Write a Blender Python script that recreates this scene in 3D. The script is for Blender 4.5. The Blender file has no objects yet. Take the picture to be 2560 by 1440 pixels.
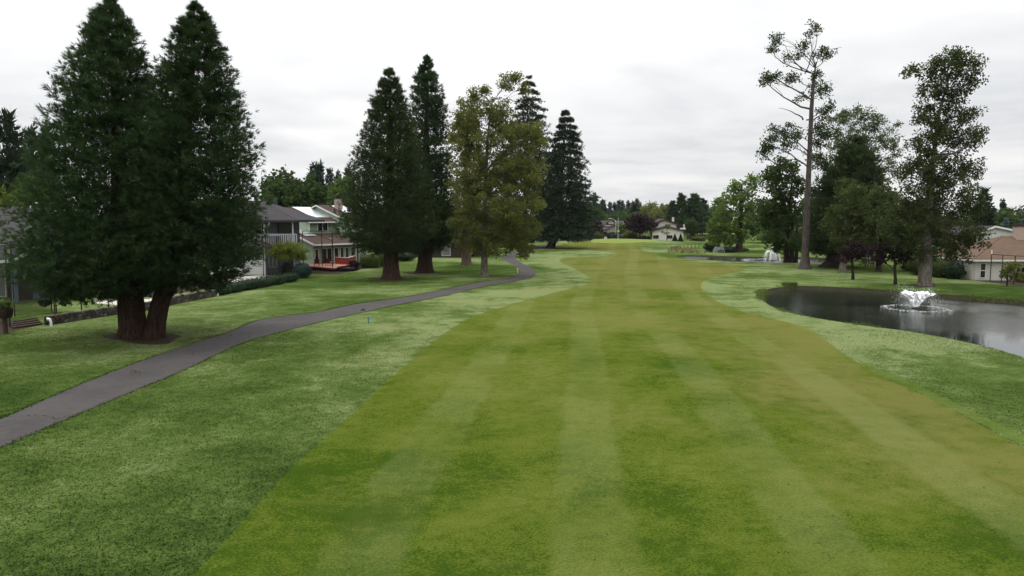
import bpy, bmesh, math, random
import numpy as np
from mathutils import Vector
from mathutils.geometry import delaunay_2d_cdt

SC = bpy.context.scene
COL = SC.collection
R = math.radians

# ------------------------------------------------------------------ camera
CAM_H, FPX, HORIZ = 7.0, 1850.0, 545.0          # metres, focal length and horizon row in 2560x1440 pixels
PITCH = math.atan((720 - HORIZ) / FPX)
cam = bpy.data.cameras.new('camera')
cam.sensor_width = 36.0
cam.lens = 36.0 * FPX / 2560.0
cam.clip_start, cam.clip_end = 0.1, 9000.0
camo = bpy.data.objects.new('camera', cam)
COL.objects.link(camo)
camo.location = (0, 0, CAM_H)
camo.rotation_euler = (math.pi / 2 - PITCH, 0, 0)
SC.camera = camo

# ------------------------------------------------------------------ sky, sun, exposure
SUN_EL, SUN_AZ = R(74), R(-70)                   # azimuth from +Y, negative = left of the view
W = bpy.data.worlds.new('World'); SC.world = W; W.use_nodes = True
nt = W.node_tree; nt.nodes.clear()
def wn(t, **k):
    n = nt.nodes.new(t)
    for a, b in k.items(): setattr(n, a, b)
    return n
def wl(a, b): nt.links.new(a, b)
def wmath(op, a, b=None, c=None):
    n = wn('ShaderNodeMath', operation=op)
    for i, v in enumerate((a, b, c)):
        if v is None: continue
        if isinstance(v, (int, float)): n.inputs[i].default_value = v
        else: wl(v, n.inputs[i])
    return n.outputs[0]
w_out = wn('ShaderNodeOutputWorld'); w_bg = wn('ShaderNodeBackground'); w_bg.inputs[1].default_value = 0.1
w_sky = wn('ShaderNodeTexSky', sky_type='NISHITA'); w_sky.sun_disc = False
w_sky.sun_elevation = SUN_EL; w_sky.sun_rotation = SUN_AZ
w_tc = wn('ShaderNodeTexCoord'); w_sep = wn('ShaderNodeSeparateXYZ'); wl(w_tc.outputs['Generated'], w_sep.inputs[0])
zc = wmath('MAXIMUM', w_sep.outputs[2], 0.0)
den = wmath('ADD', zc, 0.10)
px = wmath('DIVIDE', w_sep.outputs[0], den); py = wmath('DIVIDE', w_sep.outputs[1], den)
cmb = wn('ShaderNodeCombineXYZ'); wl(px, cmb.inputs[0]); wl(py, cmb.inputs[1])
n1 = wn('ShaderNodeTexNoise'); n1.inputs['Scale'].default_value = 0.42; n1.inputs['Detail'].default_value = 7.0
n1.inputs['Roughness'].default_value = 0.55; n1.inputs['Distortion'].default_value = 0.6
wl(cmb.outputs[0], n1.inputs['Vector'])
n2 = wn('ShaderNodeTexNoise'); n2.inputs['Scale'].default_value = 1.9; n2.inputs['Detail'].default_value = 6.0
wl(cmb.outputs[0], n2.inputs['Vector'])
cn = wmath('ADD', wmath('MULTIPLY', n1.outputs[0], 0.72), wmath('MULTIPLY', n2.outputs[0], 0.28))
mr = wn('ShaderNodeMapRange'); wl(cn, mr.inputs[0])
mr.inputs[1].default_value = 0.38; mr.inputs[2].default_value = 0.60; mr.inputs[3].default_value = 0.0; mr.inputs[4].default_value = 1.0
# overcast (CIE) luminance: zenith three times the horizon; a veiled sun brightens its side a little
lum = wmath('MULTIPLY_ADD', wmath('POWER', zc, 1.6), 2.4, 1.06)
sd = (math.sin(SUN_AZ) * math.cos(SUN_EL), math.cos(SUN_AZ) * math.cos(SUN_EL), math.sin(SUN_EL))
dp = wn('ShaderNodeVectorMath', operation='DOT_PRODUCT'); wl(w_tc.outputs['Generated'], dp.inputs[0]); dp.inputs[1].default_value = sd
glow = wmath('POWER', wmath('MULTIPLY_ADD', dp.outputs['Value'], 0.5, 0.5), 3.0)
lum = wmath('MULTIPLY', lum, wmath('MULTIPLY_ADD', glow, 0.5, 0.88))
lum = wmath('MULTIPLY', lum, wmath('MULTIPLY_ADD', mr.outputs[0], 0.25, 0.82))
cr = wn('ShaderNodeMix', data_type='RGBA'); wl(mr.outputs[0], cr.inputs[0])
cr.inputs[6].default_value = (0.965, 0.985, 1.01, 1); cr.inputs[7].default_value = (1.01, 1.0, 0.99, 1)
vs = wn('ShaderNodeVectorMath', operation='SCALE'); wl(cr.outputs[2], vs.inputs[0]); wl(wmath('MULTIPLY', lum, 10.0), vs.inputs['Scale'])
mx = wn('ShaderNodeMix', data_type='RGBA'); mx.inputs[0].default_value = 0.95
wl(w_sky.outputs[0], mx.inputs[6]); wl(vs.outputs[0], mx.inputs[7])
wl(mx.outputs[2], w_bg.inputs[0]); wl(w_bg.outputs[0], w_out.inputs[0])

sun = bpy.data.lights.new('sun', 'SUN'); sun.energy = 1.5; sun.angle = R(30); sun.color = (1.0, 0.97, 0.92)
suno = bpy.data.objects.new('sun', sun); COL.objects.link(suno)
suno.rotation_euler = Vector(sd).to_track_quat('Z', 'Y').to_euler()
suno.location = (-60, 40, 60)
SC.view_settings.view_transform = 'Standard'; SC.view_settings.look = 'None'
SC.view_settings.exposure = -0.2; SC.view_settings.gamma = 1.0; SC.view_settings.use_curve_mapping = False
SC.render.engine = 'CYCLES'
SC.cycles.max_bounces = 5; SC.cycles.diffuse_bounces = 2; SC.cycles.glossy_bounces = 2
SC.cycles.transmission_bounces = 3; SC.cycles.transparent_max_bounces = 8
SC.cycles.use_denoising = True
SC.cycles.caustics_reflective = False; SC.cycles.caustics_refractive = False

# ------------------------------------------------------------------ pixel -> place
SP, CP = math.sin(PITCH), math.cos(PITCH)
def at(u, v, Y):
    "point at world depth Y seen at photo pixel (u, v)"
    k = (720 - v) / FPX
    zc = Y * (k * CP - SP) / (CP + k * SP)
    w = Y * CP - zc * SP
    return Vector(((u - 1280) / FPX * w, Y, CAM_H + zc))
def P0(u, v, z=0.0):
    "where the ray through pixel (u, v) meets height z"
    k = (720 - v) / FPX
    zc = z - CAM_H
    Y = zc * (CP + k * SP) / (k * CP - SP)
    w = Y * CP - zc * SP
    return Vector(((u - 1280) / FPX * w, Y, z))
def mpp(Y): return Y / FPX                       # metres per photo pixel at depth Y

# ------------------------------------------------------------------ naming helpers
def tag(o, label=None, cat=None, group=None, kind=None):
    if label: o['label'] = label
    if cat: o['category'] = cat
    if group: o['group'] = group
    if kind: o['kind'] = kind
    return o
def thing(name, label, cat, loc=(0, 0, 0), rz=0.0, group=None):
    o = bpy.data.objects.new(name, None); COL.objects.link(o)
    o.location = loc; o.rotation_euler = (0, 0, rz); o.empty_display_size = 0.3
    return tag(o, label, cat, group)
def link(name, me, parent=None):
    o = bpy.data.objects.new(name, me); COL.objects.link(o)
    if parent is not None: o.parent = parent
    return o
def np_mesh(name, V, F, mats, midx=None, rnd=None, smooth=False, attrs=None):
    "V (n,3), F (m,k) arrays -> mesh"
    V = np.asarray(V, np.float32); F = np.asarray(F, np.int32)
    me = bpy.data.meshes.new(name)
    m, k = F.shape
    me.vertices.add(len(V)); me.vertices.foreach_set('co', V.ravel())
    me.loops.add(m * k); me.loops.foreach_set('vertex_index', F.ravel())
    me.polygons.add(m)
    me.polygons.foreach_set('loop_start', np.arange(0, m * k, k, dtype=np.int32))
    me.polygons.foreach_set('loop_total', np.full(m, k, np.int32))
    if midx is not None: me.polygons.foreach_set('material_index', np.asarray(midx, np.int32))
    if smooth: me.polygons.foreach_set('use_smooth', np.ones(m, bool))
    for x in (mats if isinstance(mats, (list, tuple)) else [mats]): me.materials.append(x)
    if rnd is not None:
        a = me.attributes.new('rnd', 'FLOAT', 'POINT'); a.data.foreach_set('value', np.asarray(rnd, np.float32))
    for nm, val in (attrs or {}).items():
        a = me.attributes.new(nm, 'FLOAT', 'POINT'); a.data.foreach_set('value', np.asarray(val, np.float32))
    me.update(calc_edges=True)
    return me

class MB:
    "collects shapes; build() links them as ONE mesh object"
    def __init__(self): self.v = []; self.f = []; self.m = []; self.mi = 0
    def add(self, V, F):
        b = len(self.v); self.v += [tuple(p) for p in V]
        for f in F: self.f.append(tuple(b + i for i in f)); self.m.append(self.mi)
        return self
    def box(self, a, b):
        (x0, y0, z0), (x1, y1, z1) = a, b
        x0, x1 = min(x0, x1), max(x0, x1); y0, y1 = min(y0, y1), max(y0, y1); z0, z1 = min(z0, z1), max(z0, z1)
        return self.add([(x0, y0, z0), (x1, y0, z0), (x1, y1, z0), (x0, y1, z0), (x0, y0, z1), (x1, y0, z1), (x1, y1, z1), (x0, y1, z1)],
                 [(0, 3, 2, 1), (4, 5, 6, 7), (0, 1, 5, 4), (1, 2, 6, 5), (2, 3, 7, 6), (3, 0, 4, 7)])
    def prism(self, poly, ex):
        "polygon (3-d points) swept by vector ex"
        n = len(poly); ex = Vector(ex); A = [Vector(p) for p in poly]
        V = A + [p + ex for p in A]
        return self.add(V, [tuple(range(n - 1, -1, -1)), tuple(range(n, 2 * n))] + [(i, (i + 1) % n, n + (i + 1) % n, n + i) for i in range(n)])
    def tube(self, pts, rad, n=8, cap=True):
        pts = [Vector(p) for p in pts]
        if isinstance(rad, (int, float)): rad = [rad] * len(pts)
        V = []; F = []
        for i, p in enumerate(pts):
            d = (pts[min(i + 1, len(pts) - 1)] - pts[max(i - 1, 0)])
            d = d.normalized() if d.length > 1e-9 else Vector((0, 0, 1))
            s = d.cross(Vector((0.31, 0.95, 0.05)) if abs(d.y) < 0.9 else Vector((1, 0, 0))).normalized(); t = d.cross(s)
            for k in range(n):
                a = 2 * math.pi * k / n
                V.append(p + (s * math.cos(a) + t * math.sin(a)) * rad[i])
        for i in range(len(pts) - 1):
            for k in range(n):
                F.append((i * n + k, i * n + (k + 1) % n, (i + 1) * n + (k + 1) % n, (i + 1) * n + k))
        if cap:
            F.append(tuple(range(n - 1, -1, -1))); F.append(tuple((len(pts) - 1) * n + k for k in range(n)))
        return self.add(V, F)
    def lathe(self, prof, c=(0, 0, 0), n=14, sx=1.0, sy=1.0):
        V = []; F = []
        for r, z in prof:
            for k in range(n):
                a = 2 * math.pi * k / n
                V.append((c[0] + r * sx * math.cos(a), c[1] + r * sy * math.sin(a), c[2] + z))
        for i in range(len(prof) - 1):
            for k in range(n):
                F.append((i * n + k, i * n + (k + 1) % n, (i + 1) * n + (k + 1) % n, (i + 1) * n + k))
        F.append(tuple(range(n - 1, -1, -1))); F.append(tuple((len(prof) - 1) * n + k for k in range(n)))
        return self.add(V, F)
    def mesh(self, name, mats, smooth=False):
        me = bpy.data.meshes.new(name); me.from_pydata(self.v, [], self.f)
        for x in (mats if isinstance(mats, (list, tuple)) else [mats]): me.materials.append(x)
        me.polygons.foreach_set('material_index', self.m)
        if smooth: me.polygons.foreach_set('use_smooth', [True] * len(me.polygons))
        me.update(); return me
    def build(self, name, mats, parent=None, smooth=False):
        return link(name, self.mesh(name, mats, smooth), parent)

def copy_tree(o, parent=None):
    c = o.copy(); COL.objects.link(c); c.parent = parent
    for ch in list(o.children): copy_tree(ch, c)
    return c
# ------------------------------------------------------------------ materials
class NT:
    def __init__(self, name):
        self.m = bpy.data.materials.new(name); self.m.use_nodes = True
        self.t = self.m.node_tree; self.b = self.t.nodes['Principled BSDF']; self.out = self.t.nodes['Material Output']
        self.tc = self.n('ShaderNodeTexCoord')
    def n(self, t, **k):
        x = self.t.nodes.new(t)
        for a, b in k.items(): setattr(x, a, b)
        return x
    def l(self, a, b): self.t.links.new(a, b)
    def math(self, op, a, b=None, c=None, clamp=False):
        n = self.n('ShaderNodeMath', operation=op); n.use_clamp = clamp
        for i, v in enumerate((a, b, c)):
            if v is None: continue
            if isinstance(v, (int, float)): n.inputs[i].default_value = v
            else: self.l(v, n.inputs[i])
        return n.outputs[0]
    def noise(self, scale, detail=3, rough=0.5, dist=0.0, vec=None, stretch=None):
        n = self.n('ShaderNodeTexNoise'); n.inputs['Scale'].default_value = scale; n.inputs['Detail'].default_value = detail
        n.inputs['Roughness'].default_value = rough; n.inputs['Distortion'].default_value = dist
        v = vec if vec is not None else self.tc.outputs['Object']
        if stretch:
            mp = self.n('ShaderNodeMapping'); mp.inputs['Scale'].default_value = stretch; self.l(v, mp.inputs[0]); v = mp.outputs[0]
        self.l(v, n.inputs['Vector']); return n.outputs[0]
    def ramp(self, f, lo, hi):
        n = self.n('ShaderNodeMapRange'); self.l(f, n.inputs[0]); n.inputs[1].default_value = lo; n.inputs[2].default_value = hi
        n.interpolation_type = 'SMOOTHSTEP'; return n.outputs[0]
    def mix(self, f, a, b):
        n = self.n('ShaderNodeMix', data_type='RGBA')
        for i, v in ((0, f), (6, a), (7, b)):
            if isinstance(v, (int, float)): n.inputs[i].default_value = v
            elif isinstance(v, (tuple, list)): n.inputs[i].default_value = (*v[:3], 1)
            else: self.l(v, n.inputs[i])
        return n.outputs[2]
    def scale(self, c, f):
        n = self.n('ShaderNodeVectorMath', operation='SCALE')
        if isinstance(c, (tuple, list)): n.inputs[0].default_value = c[:3]
        else: self.l(c, n.inputs[0])
        if isinstance(f, (int, float)): n.inputs['Scale'].default_value = f
        else: self.l(f, n.inputs['Scale'])
        return n.outputs[0]
    def attr(self, name):
        n = self.n('ShaderNodeAttribute'); n.attribute_name = name; return n.outputs['Fac']
    def col(self, c):
        if isinstance(c, (tuple, list)): self.b.inputs['Base Color'].default_value = (*c[:3], 1)
        else: self.l(c, self.b.inputs['Base Color'])
    def set(self, **k):
        for a, v in k.items():
            i = self.b.inputs[a.replace('_', ' ')]
            if isinstance(v, (int, float, tuple)): i.default_value = v
            else: self.l(v, i)
    def bump(self, h, strength=0.5, dist=0.05):
        n = self.n('ShaderNodeBump'); n.inputs['Strength'].default_value = strength; n.inputs['Distance'].default_value = dist
        self.l(h, n.inputs['Height']); self.l(n.outputs[0], self.b.inputs['Normal'])

def plain(name, c, rough=0.7, var=0.18, scale=6.0, metal=0.0, bump=0.15):
    m = NT(name); n = m.noise(scale, 4, 0.6); n2 = m.noise(scale * 9, 2)
    f = m.math('ADD', m.math('MULTIPLY', n, 0.7), m.math('MULTIPLY', n2, 0.3))
    m.col(m.scale(c, m.math('MULTIPLY_ADD', f, 2 * var, 1 - var)))
    m.set(Roughness=rough, Metallic=metal)
    m.b.inputs['Specular IOR Level'].default_value = 0.5 if rough < 0.6 else 0.08
    if bump: m.bump(n2, bump, 0.01)
    return m.m

def grass(name, dark, mid, light, dry, patch=0.5, fine=0.5, stripes=None, sheen=0.0, drybias=0.62):
    m = NT(name)
    big = m.noise(0.055, 4, 0.55); med = m.noise(0.42, 5, 0.6, 0.4); sm = m.noise(2.6, 4, 0.65); fn = m.noise(17, 3, 0.7); vf = m.noise(55, 2, 0.7)
    f = m.math('ADD', m.math('MULTIPLY', big, 0.46 * patch * 2), m.math('MULTIPLY', med, 0.22 * patch * 2))
    f = m.math('ADD', f, m.math('MULTIPLY', sm, 0.16)); f = m.math('ADD', f, m.math('MULTIPLY', fn, 0.34 * fine))
    tot = 0.68 * patch * 2 * 0.5 + 0.08 + 0.17 * fine
    g = m.ramp(f, tot - 0.13, tot + 0.13)
    semi_shade = m.attr('semi_shade')
    g = m.math('ADD', g, m.math('MULTIPLY', m.math('MULTIPLY', semi_shade, m.math('MULTIPLY_ADD', m.ramp(m.noise(0.3, 5, 0.6, 0.8), 0.3, 0.7), 1.0, 0.25)), 0.66), clamp=True)
    c = m.mix(m.ramp(g, 0.0, 0.55), dark, mid)
    c = m.mix(m.ramp(g, 0.45, 1.0), c, light)
    dn = m.noise(0.11, 5, 0.62, 0.5); dn2 = m.noise(1.1, 4, 0.65)
    dd = m.math('ADD', m.math('MULTIPLY', dn, 0.65), m.math('MULTIPLY', dn2, 0.35))
    c = m.mix(m.math('MULTIPLY', m.ramp(m.math('ADD', dd, m.math('MULTIPLY', m.attr('dry'), 0.22)), drybias - 0.12, drybias + 0.12), 0.8), c, dry)
    if stripes:
        s = m.attr('stripe')
        wob = m.math('MULTIPLY_ADD', m.noise(0.5, 3), 0.5, -0.25)
        ph = m.math('ADD', m.math('DIVIDE', s, 4.9), wob if False else m.math('MULTIPLY', wob, 0.22))
        tri = m.math('PINGPONG', m.math('ADD', ph, 100.0), 0.5)      # 0 at light centres, 0.5 between
        lt = m.ramp(tri, 0.22, 0.14)
        lt = m.math('MULTIPLY', lt, m.ramp(m.noise(0.13, 4), 0.30, 0.62))
        c = m.mix(m.math('MULTIPLY', lt, stripes[1]), c, stripes[0])
    c = m.scale(c, m.math('MULTIPLY_ADD', m.math('ADD', m.math('MULTIPLY', fn, 0.55), m.math('MULTIPLY', vf, 0.45)), 0.9 * fine + 0.2, 1 - 0.45 * fine - 0.1))
    m.col(c); m.set(Roughness=0.75)
    m.b.inputs['Specular IOR Level'].default_value = 0.0
    if sheen:
        m.b.inputs['Sheen Weight'].default_value = sheen; m.b.inputs['Sheen Roughness'].default_value = 0.45
        m.b.inputs['Sheen Tint'].default_value = (0.80, 0.86, 0.55, 1)
    h = m.math('ADD', m.math('MULTIPLY', sm, 1.0), m.math('ADD', m.math('MULTIPLY', fn, 0.5), m.math('MULTIPLY', vf, 0.25)))
    m.bump(h, 0.55 * fine + 0.1, 0.09)
    return m.m

def foliage(name, a, b, trans=0.25, tip=None, rough=0.6, spec=0.08):
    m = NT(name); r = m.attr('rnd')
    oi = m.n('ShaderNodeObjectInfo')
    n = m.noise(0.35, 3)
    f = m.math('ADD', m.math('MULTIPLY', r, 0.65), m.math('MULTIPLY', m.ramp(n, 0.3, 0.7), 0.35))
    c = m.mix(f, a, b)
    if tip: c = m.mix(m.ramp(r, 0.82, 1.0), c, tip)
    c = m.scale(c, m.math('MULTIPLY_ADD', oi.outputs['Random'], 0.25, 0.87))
    m.col(c); m.set(Roughness=rough); m.b.inputs['Specular IOR Level'].default_value = spec
    if trans:
        tr = m.n('ShaderNodeBsdfTranslucent'); m.l(c, tr.inputs[0])
        ms = m.n('ShaderNodeMixShader'); ms.inputs[0].default_value = trans
        m.l(m.b.outputs[0], ms.inputs[1]); m.l(tr.outputs[0], ms.inputs[2]); m.l(ms.outputs[0], m.out.inputs[0])
    return m.m

def bark(name, a, b, vs=(5, 5, 0.6), bump=0.8, rough=0.9, dist=0.08):
    m = NT(name); n = m.noise(1.6, 5, 0.65, 0.6, stretch=vs); n2 = m.noise(9, 3)
    f = m.ramp(m.math('ADD', m.math('MULTIPLY', n, 0.75), m.math('MULTIPLY', n2, 0.25)), 0.33, 0.67)
    m.col(m.mix(f, a, b)); m.set(Roughness=rough); m.b.inputs['Specular IOR Level'].default_value = 0.04
    m.bump(n, bump, dist); return m.m

def shingles(name, c, row=0.14, var=0.3):
    m = NT(name); br = m.n('ShaderNodeTexBrick')
    sp = m.n('ShaderNodeSeparateXYZ'); m.l(m.tc.outputs['Object'], sp.inputs[0]); cb = m.n('ShaderNodeCombineXYZ')
    m.l(m.math('ADD', sp.outputs[0], m.math('MULTIPLY', sp.outputs[1], 0.31)), cb.inputs[0]); m.l(m.math('MULTIPLY', sp.outputs[2], 3.2), cb.inputs[1]); m.l(cb.outputs[0], br.inputs['Vector'])
    br.inputs['Scale'].default_value = 1.0; br.inputs['Brick Width'].default_value = 0.5; br.inputs['Row Height'].default_value = row
    br.inputs['Mortar Size'].default_value = 0.012; br.inputs['Color1'].default_value = (1, 1, 1, 1); br.inputs['Color2'].default_value = (0.7, 0.7, 0.7, 1)
    br.inputs['Mortar'].default_value = (0.35, 0.35, 0.35, 1)
    n = m.noise(1.3, 5, 0.6); n2 = m.noise(14, 3, 0.6)
    f = m.math('ADD', m.math('MULTIPLY', n, 0.5), m.math('MULTIPLY', n2, 0.5))
    cc = m.scale(c, m.math('MULTIPLY_ADD', f, 2 * var, 1 - var))
    mm = m.n('ShaderNodeMix', data_type='RGBA', blend_type='MULTIPLY'); mm.inputs[0].default_value = 0.8
    m.l(cc, mm.inputs[6]); m.l(br.outputs[0], mm.inputs[7])
    m.col(mm.outputs[2]); m.set(Roughness=0.92); m.b.inputs['Specular IOR Level'].default_value = 0.1; m.bump(n2, 0.4, 0.02); return m.m

M = {}
M['rough'] = grass('rough_grass', (0.021, 0.039, 0.008), (0.051, 0.078, 0.018), (0.124, 0.152, 0.064), (0.125, 0.132, 0.045), patch=0.5, fine=0.7, drybias=0.68)
M['fairway'] = grass('fairway_grass', (0.025, 0.048, 0.005), (0.058, 0.079, 0.010), (0.088, 0.101, 0.023), (0.100, 0.099, 0.028), patch=0.5, fine=0.85, stripes=((0.128, 0.145, 0.052), 0.27), drybias=0.64)
M['green'] = grass('putting_green_grass', (0.105, 0.150, 0.026), (0.125, 0.170, 0.034), (0.14, 0.19, 0.045), (0.13, 0.16, 0.045), patch=0.3, fine=0.3)
M['collar'] = grass('first_cut_grass', (0.026, 0.048, 0.007), (0.050, 0.078, 0.014), (0.085, 0.110, 0.028), (0.09, 0.10, 0.03), patch=0.4, fine=0.6)
M['yard'] = grass('yard_grass', (0.030, 0.070, 0.012), (0.055, 0.105, 0.018), (0.085, 0.135, 0.028), (0.10, 0.12, 0.04), patch=0.4, fine=0.6)
M['earth'] = plain('bare_earth', (0.026, 0.019, 0.011), 0.95, 0.45, 1.4, bump=0.6)
M['mulch'] = plain('bark_mulch', (0.028, 0.019, 0.014), 0.95, 0.5, 3.0, bump=0.8)
M['bank'] = plain('bank_soil', (0.020, 0.019, 0.010), 0.95, 0.5, 2.0, bump=0.6)
M['concrete'] = plain('concrete', (0.36, 0.34, 0.30), 0.85, 0.16, 1.2)
M['road'] = plain('road_asphalt', (0.15, 0.145, 0.15), 0.85, 0.2, 0.6)
def asphalt():
    m = NT('path_asphalt'); n = m.noise(0.35, 5, 0.6); n2 = m.noise(3.0, 4, 0.6); n3 = m.noise(60, 2, 0.6)
    f = m.math('ADD', m.math('MULTIPLY', n, 0.4), m.math('ADD', m.math('MULTIPLY', n2, 0.3), m.math('MULTIPLY', n3, 0.3)))
    c = m.mix(m.ramp(f, 0.3, 0.7), (0.032, 0.030, 0.029), (0.060, 0.055, 0.053))
    cracks = m.n('ShaderNodeTexVoronoi'); cracks.feature = 'DISTANCE_TO_EDGE'; cracks.inputs['Scale'].default_value = 0.16
    wv = m.n('ShaderNodeVectorMath', operation='ADD'); m.l(m.tc.outputs['Object'], wv.inputs[0])
    nz = m.n('ShaderNodeTexNoise'); nz.inputs['Scale'].default_value = 0.8; m.l(m.tc.outputs['Object'], nz.inputs['Vector'])
    sc_ = m.n('ShaderNodeVectorMath', operation='SCALE'); m.l(nz.outputs[1], sc_.inputs[0]); sc_.inputs['Scale'].default_value = 1.6
    m.l(sc_.outputs[0], wv.inputs[1]); m.l(wv.outputs[0], cracks.inputs['Vector'])
    ck = m.ramp(cracks.outputs['Distance'], 0.012, 0.002)
    c = m.mix(m.math('MULTIPLY', ck, 0.12), c, (0.03, 0.027, 0.027))
    m.col(c); m.set(Roughness=0.9); m.b.inputs['Specular IOR Level'].default_value = 0.12; m.bump(n3, 0.35, 0.012); return m.m
M['asphalt'] = asphalt()
def water():
    m = NT('pond_water'); m.col((0.007, 0.010, 0.007)); m.set(Roughness=0.03, IOR=1.42)
    n = m.noise(1.5, 5, 0.6, 0.3, stretch=(0.8, 1.7, 1)); n2 = m.noise(6, 4, 0.6, stretch=(0.8, 1.6, 1)); b = m.noise(0.09, 3)
    amp = m.math('MULTIPLY_ADD', m.ramp(b, 0.35, 0.62), 0.85, 0.15)
    rp = m.math('ADD', m.attr('ripple'), 0.04)
    m.bump(m.math('MULTIPLY', m.math('MULTIPLY', m.math('ADD', n, m.math('MULTIPLY', n2, 0.35)), amp), rp), 0.65, 0.09); return m.m
M['water'] = water()
M['spray'] = foliage('water_spray', (0.95, 0.96, 0.97), (0.97, 0.97, 0.97), 0.5)
def spray_veil():
    m = NT('water_veil'); m.col((0.9, 0.92, 0.93)); m.set(Roughness=0.4)
    tr = m.n('ShaderNodeBsdfTransparent'); ms = m.n('ShaderNodeMixShader')
    n = m.noise(7, 3, 0.7, stretch=(1, 1, 0.35))
    m.l(m.ramp(n, 0.32, 0.62), ms.inputs[0]); m.l(tr.outputs[0], ms.inputs[1]); m.l(m.b.outputs[0], ms.inputs[2]); m.l(ms.outputs[0], m.out.inputs[0])
    return m.m
M['veil'] = spray_veil()
# foliage
M['sequoia'] = foliage('sequoia_needles', (0.014, 0.031, 0.011), (0.048, 0.086, 0.027), 0.25, tip=(0.090, 0.135, 0.042))
M['sequoia2'] = foliage('cedar_needles', (0.015, 0.027, 0.009), (0.048, 0.074, 0.022), 0.25, tip=(0.082, 0.112, 0.032))
M['fir'] = foliage('fir_needles', (0.012, 0.024, 0.012), (0.034, 0.056, 0.026), 0.12, tip=(0.060, 0.085, 0.034))
M['hazefir'] = foliage('hazed_fir_needles', (0.016, 0.032, 0.024), (0.030, 0.052, 0.036), 0.08)  # haze of distance painted in as a bluer needle colour
M['bluespruce'] = foliage('blue_spruce_needles', (0.060, 0.090, 0.090), (0.105, 0.145, 0.145), 0.08)
M['olive'] = foliage('olive_leaves', (0.072, 0.084, 0.018), (0.165, 0.180, 0.044), 0.45, tip=(0.23, 0.23, 0.07))
M['leaf'] = foliage('green_leaves', (0.020, 0.040, 0.009), (0.060, 0.100, 0.022), 0.35, tip=(0.095, 0.135, 0.034))
M['leafdark'] = foliage('dark_leaves', (0.026, 0.040, 0.011), (0.076, 0.100, 0.026), 0.4, tip=(0.125, 0.145, 0.042))
M['leaflight'] = foliage('light_leaves', (0.045, 0.080, 0.014), (0.12, 0.18, 0.034), 0.4, tip=(0.17, 0.22, 0.05))
M['yellowgreen'] = foliage('yellow_green_leaves', (0.06, 0.085, 0.012), (0.17, 0.20, 0.03), 0.4)
M['grey_leaf'] = foliage('grey_green_leaves', (0.036, 0.056, 0.018), (0.095, 0.130, 0.046), 0.42)
M['plum'] = foliage('plum_leaves', (0.012, 0.006, 0.008), (0.034, 0.014, 0.018), 0.2, tip=(0.05, 0.018, 0.02))
M['redshrub'] = foliage('red_shrub_leaves', (0.05, 0.012, 0.010), (0.20, 0.045, 0.03), 0.25)
M['rust'] = foliage('rust_shrub_leaves', (0.05, 0.035, 0.010), (0.15, 0.085, 0.025), 0.25)
M['hedge'] = foliage('hedge_leaves', (0.010, 0.022, 0.010), (0.028, 0.048, 0.020), 0.15)
M['hedgelight'] = foliage('clipped_hedge_leaves', (0.030, 0.050, 0.010), (0.10, 0.135, 0.028), 0.25)
M['teal'] = foliage('teal_juniper_leaves', (0.012, 0.030, 0.024), (0.030, 0.062, 0.050), 0.1)
M['reed'] = foliage('dry_reed_blades', (0.12, 0.095, 0.042), (0.30, 0.24, 0.125), 0.3)
M['reedgreen'] = foliage('green_reed_blades', (0.035, 0.060, 0.012), (0.10, 0.13, 0.03), 0.3)
M['bankgrass'] = foliage('bank_grass_blades', (0.045, 0.075, 0.014), (0.13, 0.165, 0.04), 0.3)
M['flower'] = plain('red_petals', (0.45, 0.03, 0.03), 0.5, 0.2, 8)
M['flowerw'] = plain('white_petals', (0.75, 0.75, 0.68), 0.5, 0.1, 8)
# bark
M['bark_red'] = bark('sequoia_bark', (0.012, 0.008, 0.006), (0.070, 0.040, 0.030), (6, 6, 0.35), 1.0, dist=0.14)
M['bark_dark'] = bark('dark_bark', (0.014, 0.010, 0.008), (0.055, 0.040, 0.032), (5, 5, 0.5), 0.9)
M['bark_grey'] = bark('grey_bark', (0.055, 0.048, 0.040), (0.17, 0.15, 0.125), (4, 4, 1.2), 0.6, dist=0.04)
M['bark_brown'] = bark('brown_bark', (0.040, 0.030, 0.023), (0.14, 0.105, 0.078), (5, 5, 0.6), 0.9)
# building
M['white'] = plain('white_paint', (0.62, 0.62, 0.60), 0.55, 0.08, 2)
M['whitewall'] = plain('white_siding', (0.52, 0.50, 0.45), 0.65, 0.08, 1.5)
M['greywall'] = plain('pale_grey_siding', (0.50, 0.50, 0.49), 0.65, 0.08, 1.5)
M['bluewall'] = plain('slate_blue_siding', (0.085, 0.115, 0.145), 0.7, 0.12, 1.5)
M['bluegrey'] = plain('blue_grey_siding', (0.17, 0.18, 0.20), 0.7, 0.12, 1.5)
M['mint'] = plain('mint_siding', (0.36, 0.46, 0.34), 0.65, 0.07, 1.5)
M['sage'] = plain('sage_siding', (0.19, 0.25, 0.18), 0.7, 0.08, 1.5)
M['beige'] = plain('beige_siding', (0.34, 0.31, 0.24), 0.7, 0.10, 1.5)
M['tan'] = plain('tan_siding', (0.30, 0.24, 0.17), 0.7, 0.10, 1.5)
M['brownwall'] = plain('dark_brown_siding', (0.045, 0.033, 0.027), 0.8, 0.2, 1.5)
M['roofgrey'] = shingles('grey_shingles', (0.046, 0.042, 0.044))
M['roofbrown'] = shingles('brown_shingles', (0.062, 0.042, 0.035))
M['rooftan'] = shingles('tan_shingles', (0.120, 0.080, 0.056))
M['roofdark'] = shingles('dark_shingles', (0.045, 0.045, 0.052))
M['redwood'] = plain('red_deck_paint', (0.20, 0.038, 0.022), 0.6, 0.15, 2)
M['redfloor'] = plain('red_deck_floor', (0.27, 0.125, 0.095), 0.6, 0.15, 2)
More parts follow.
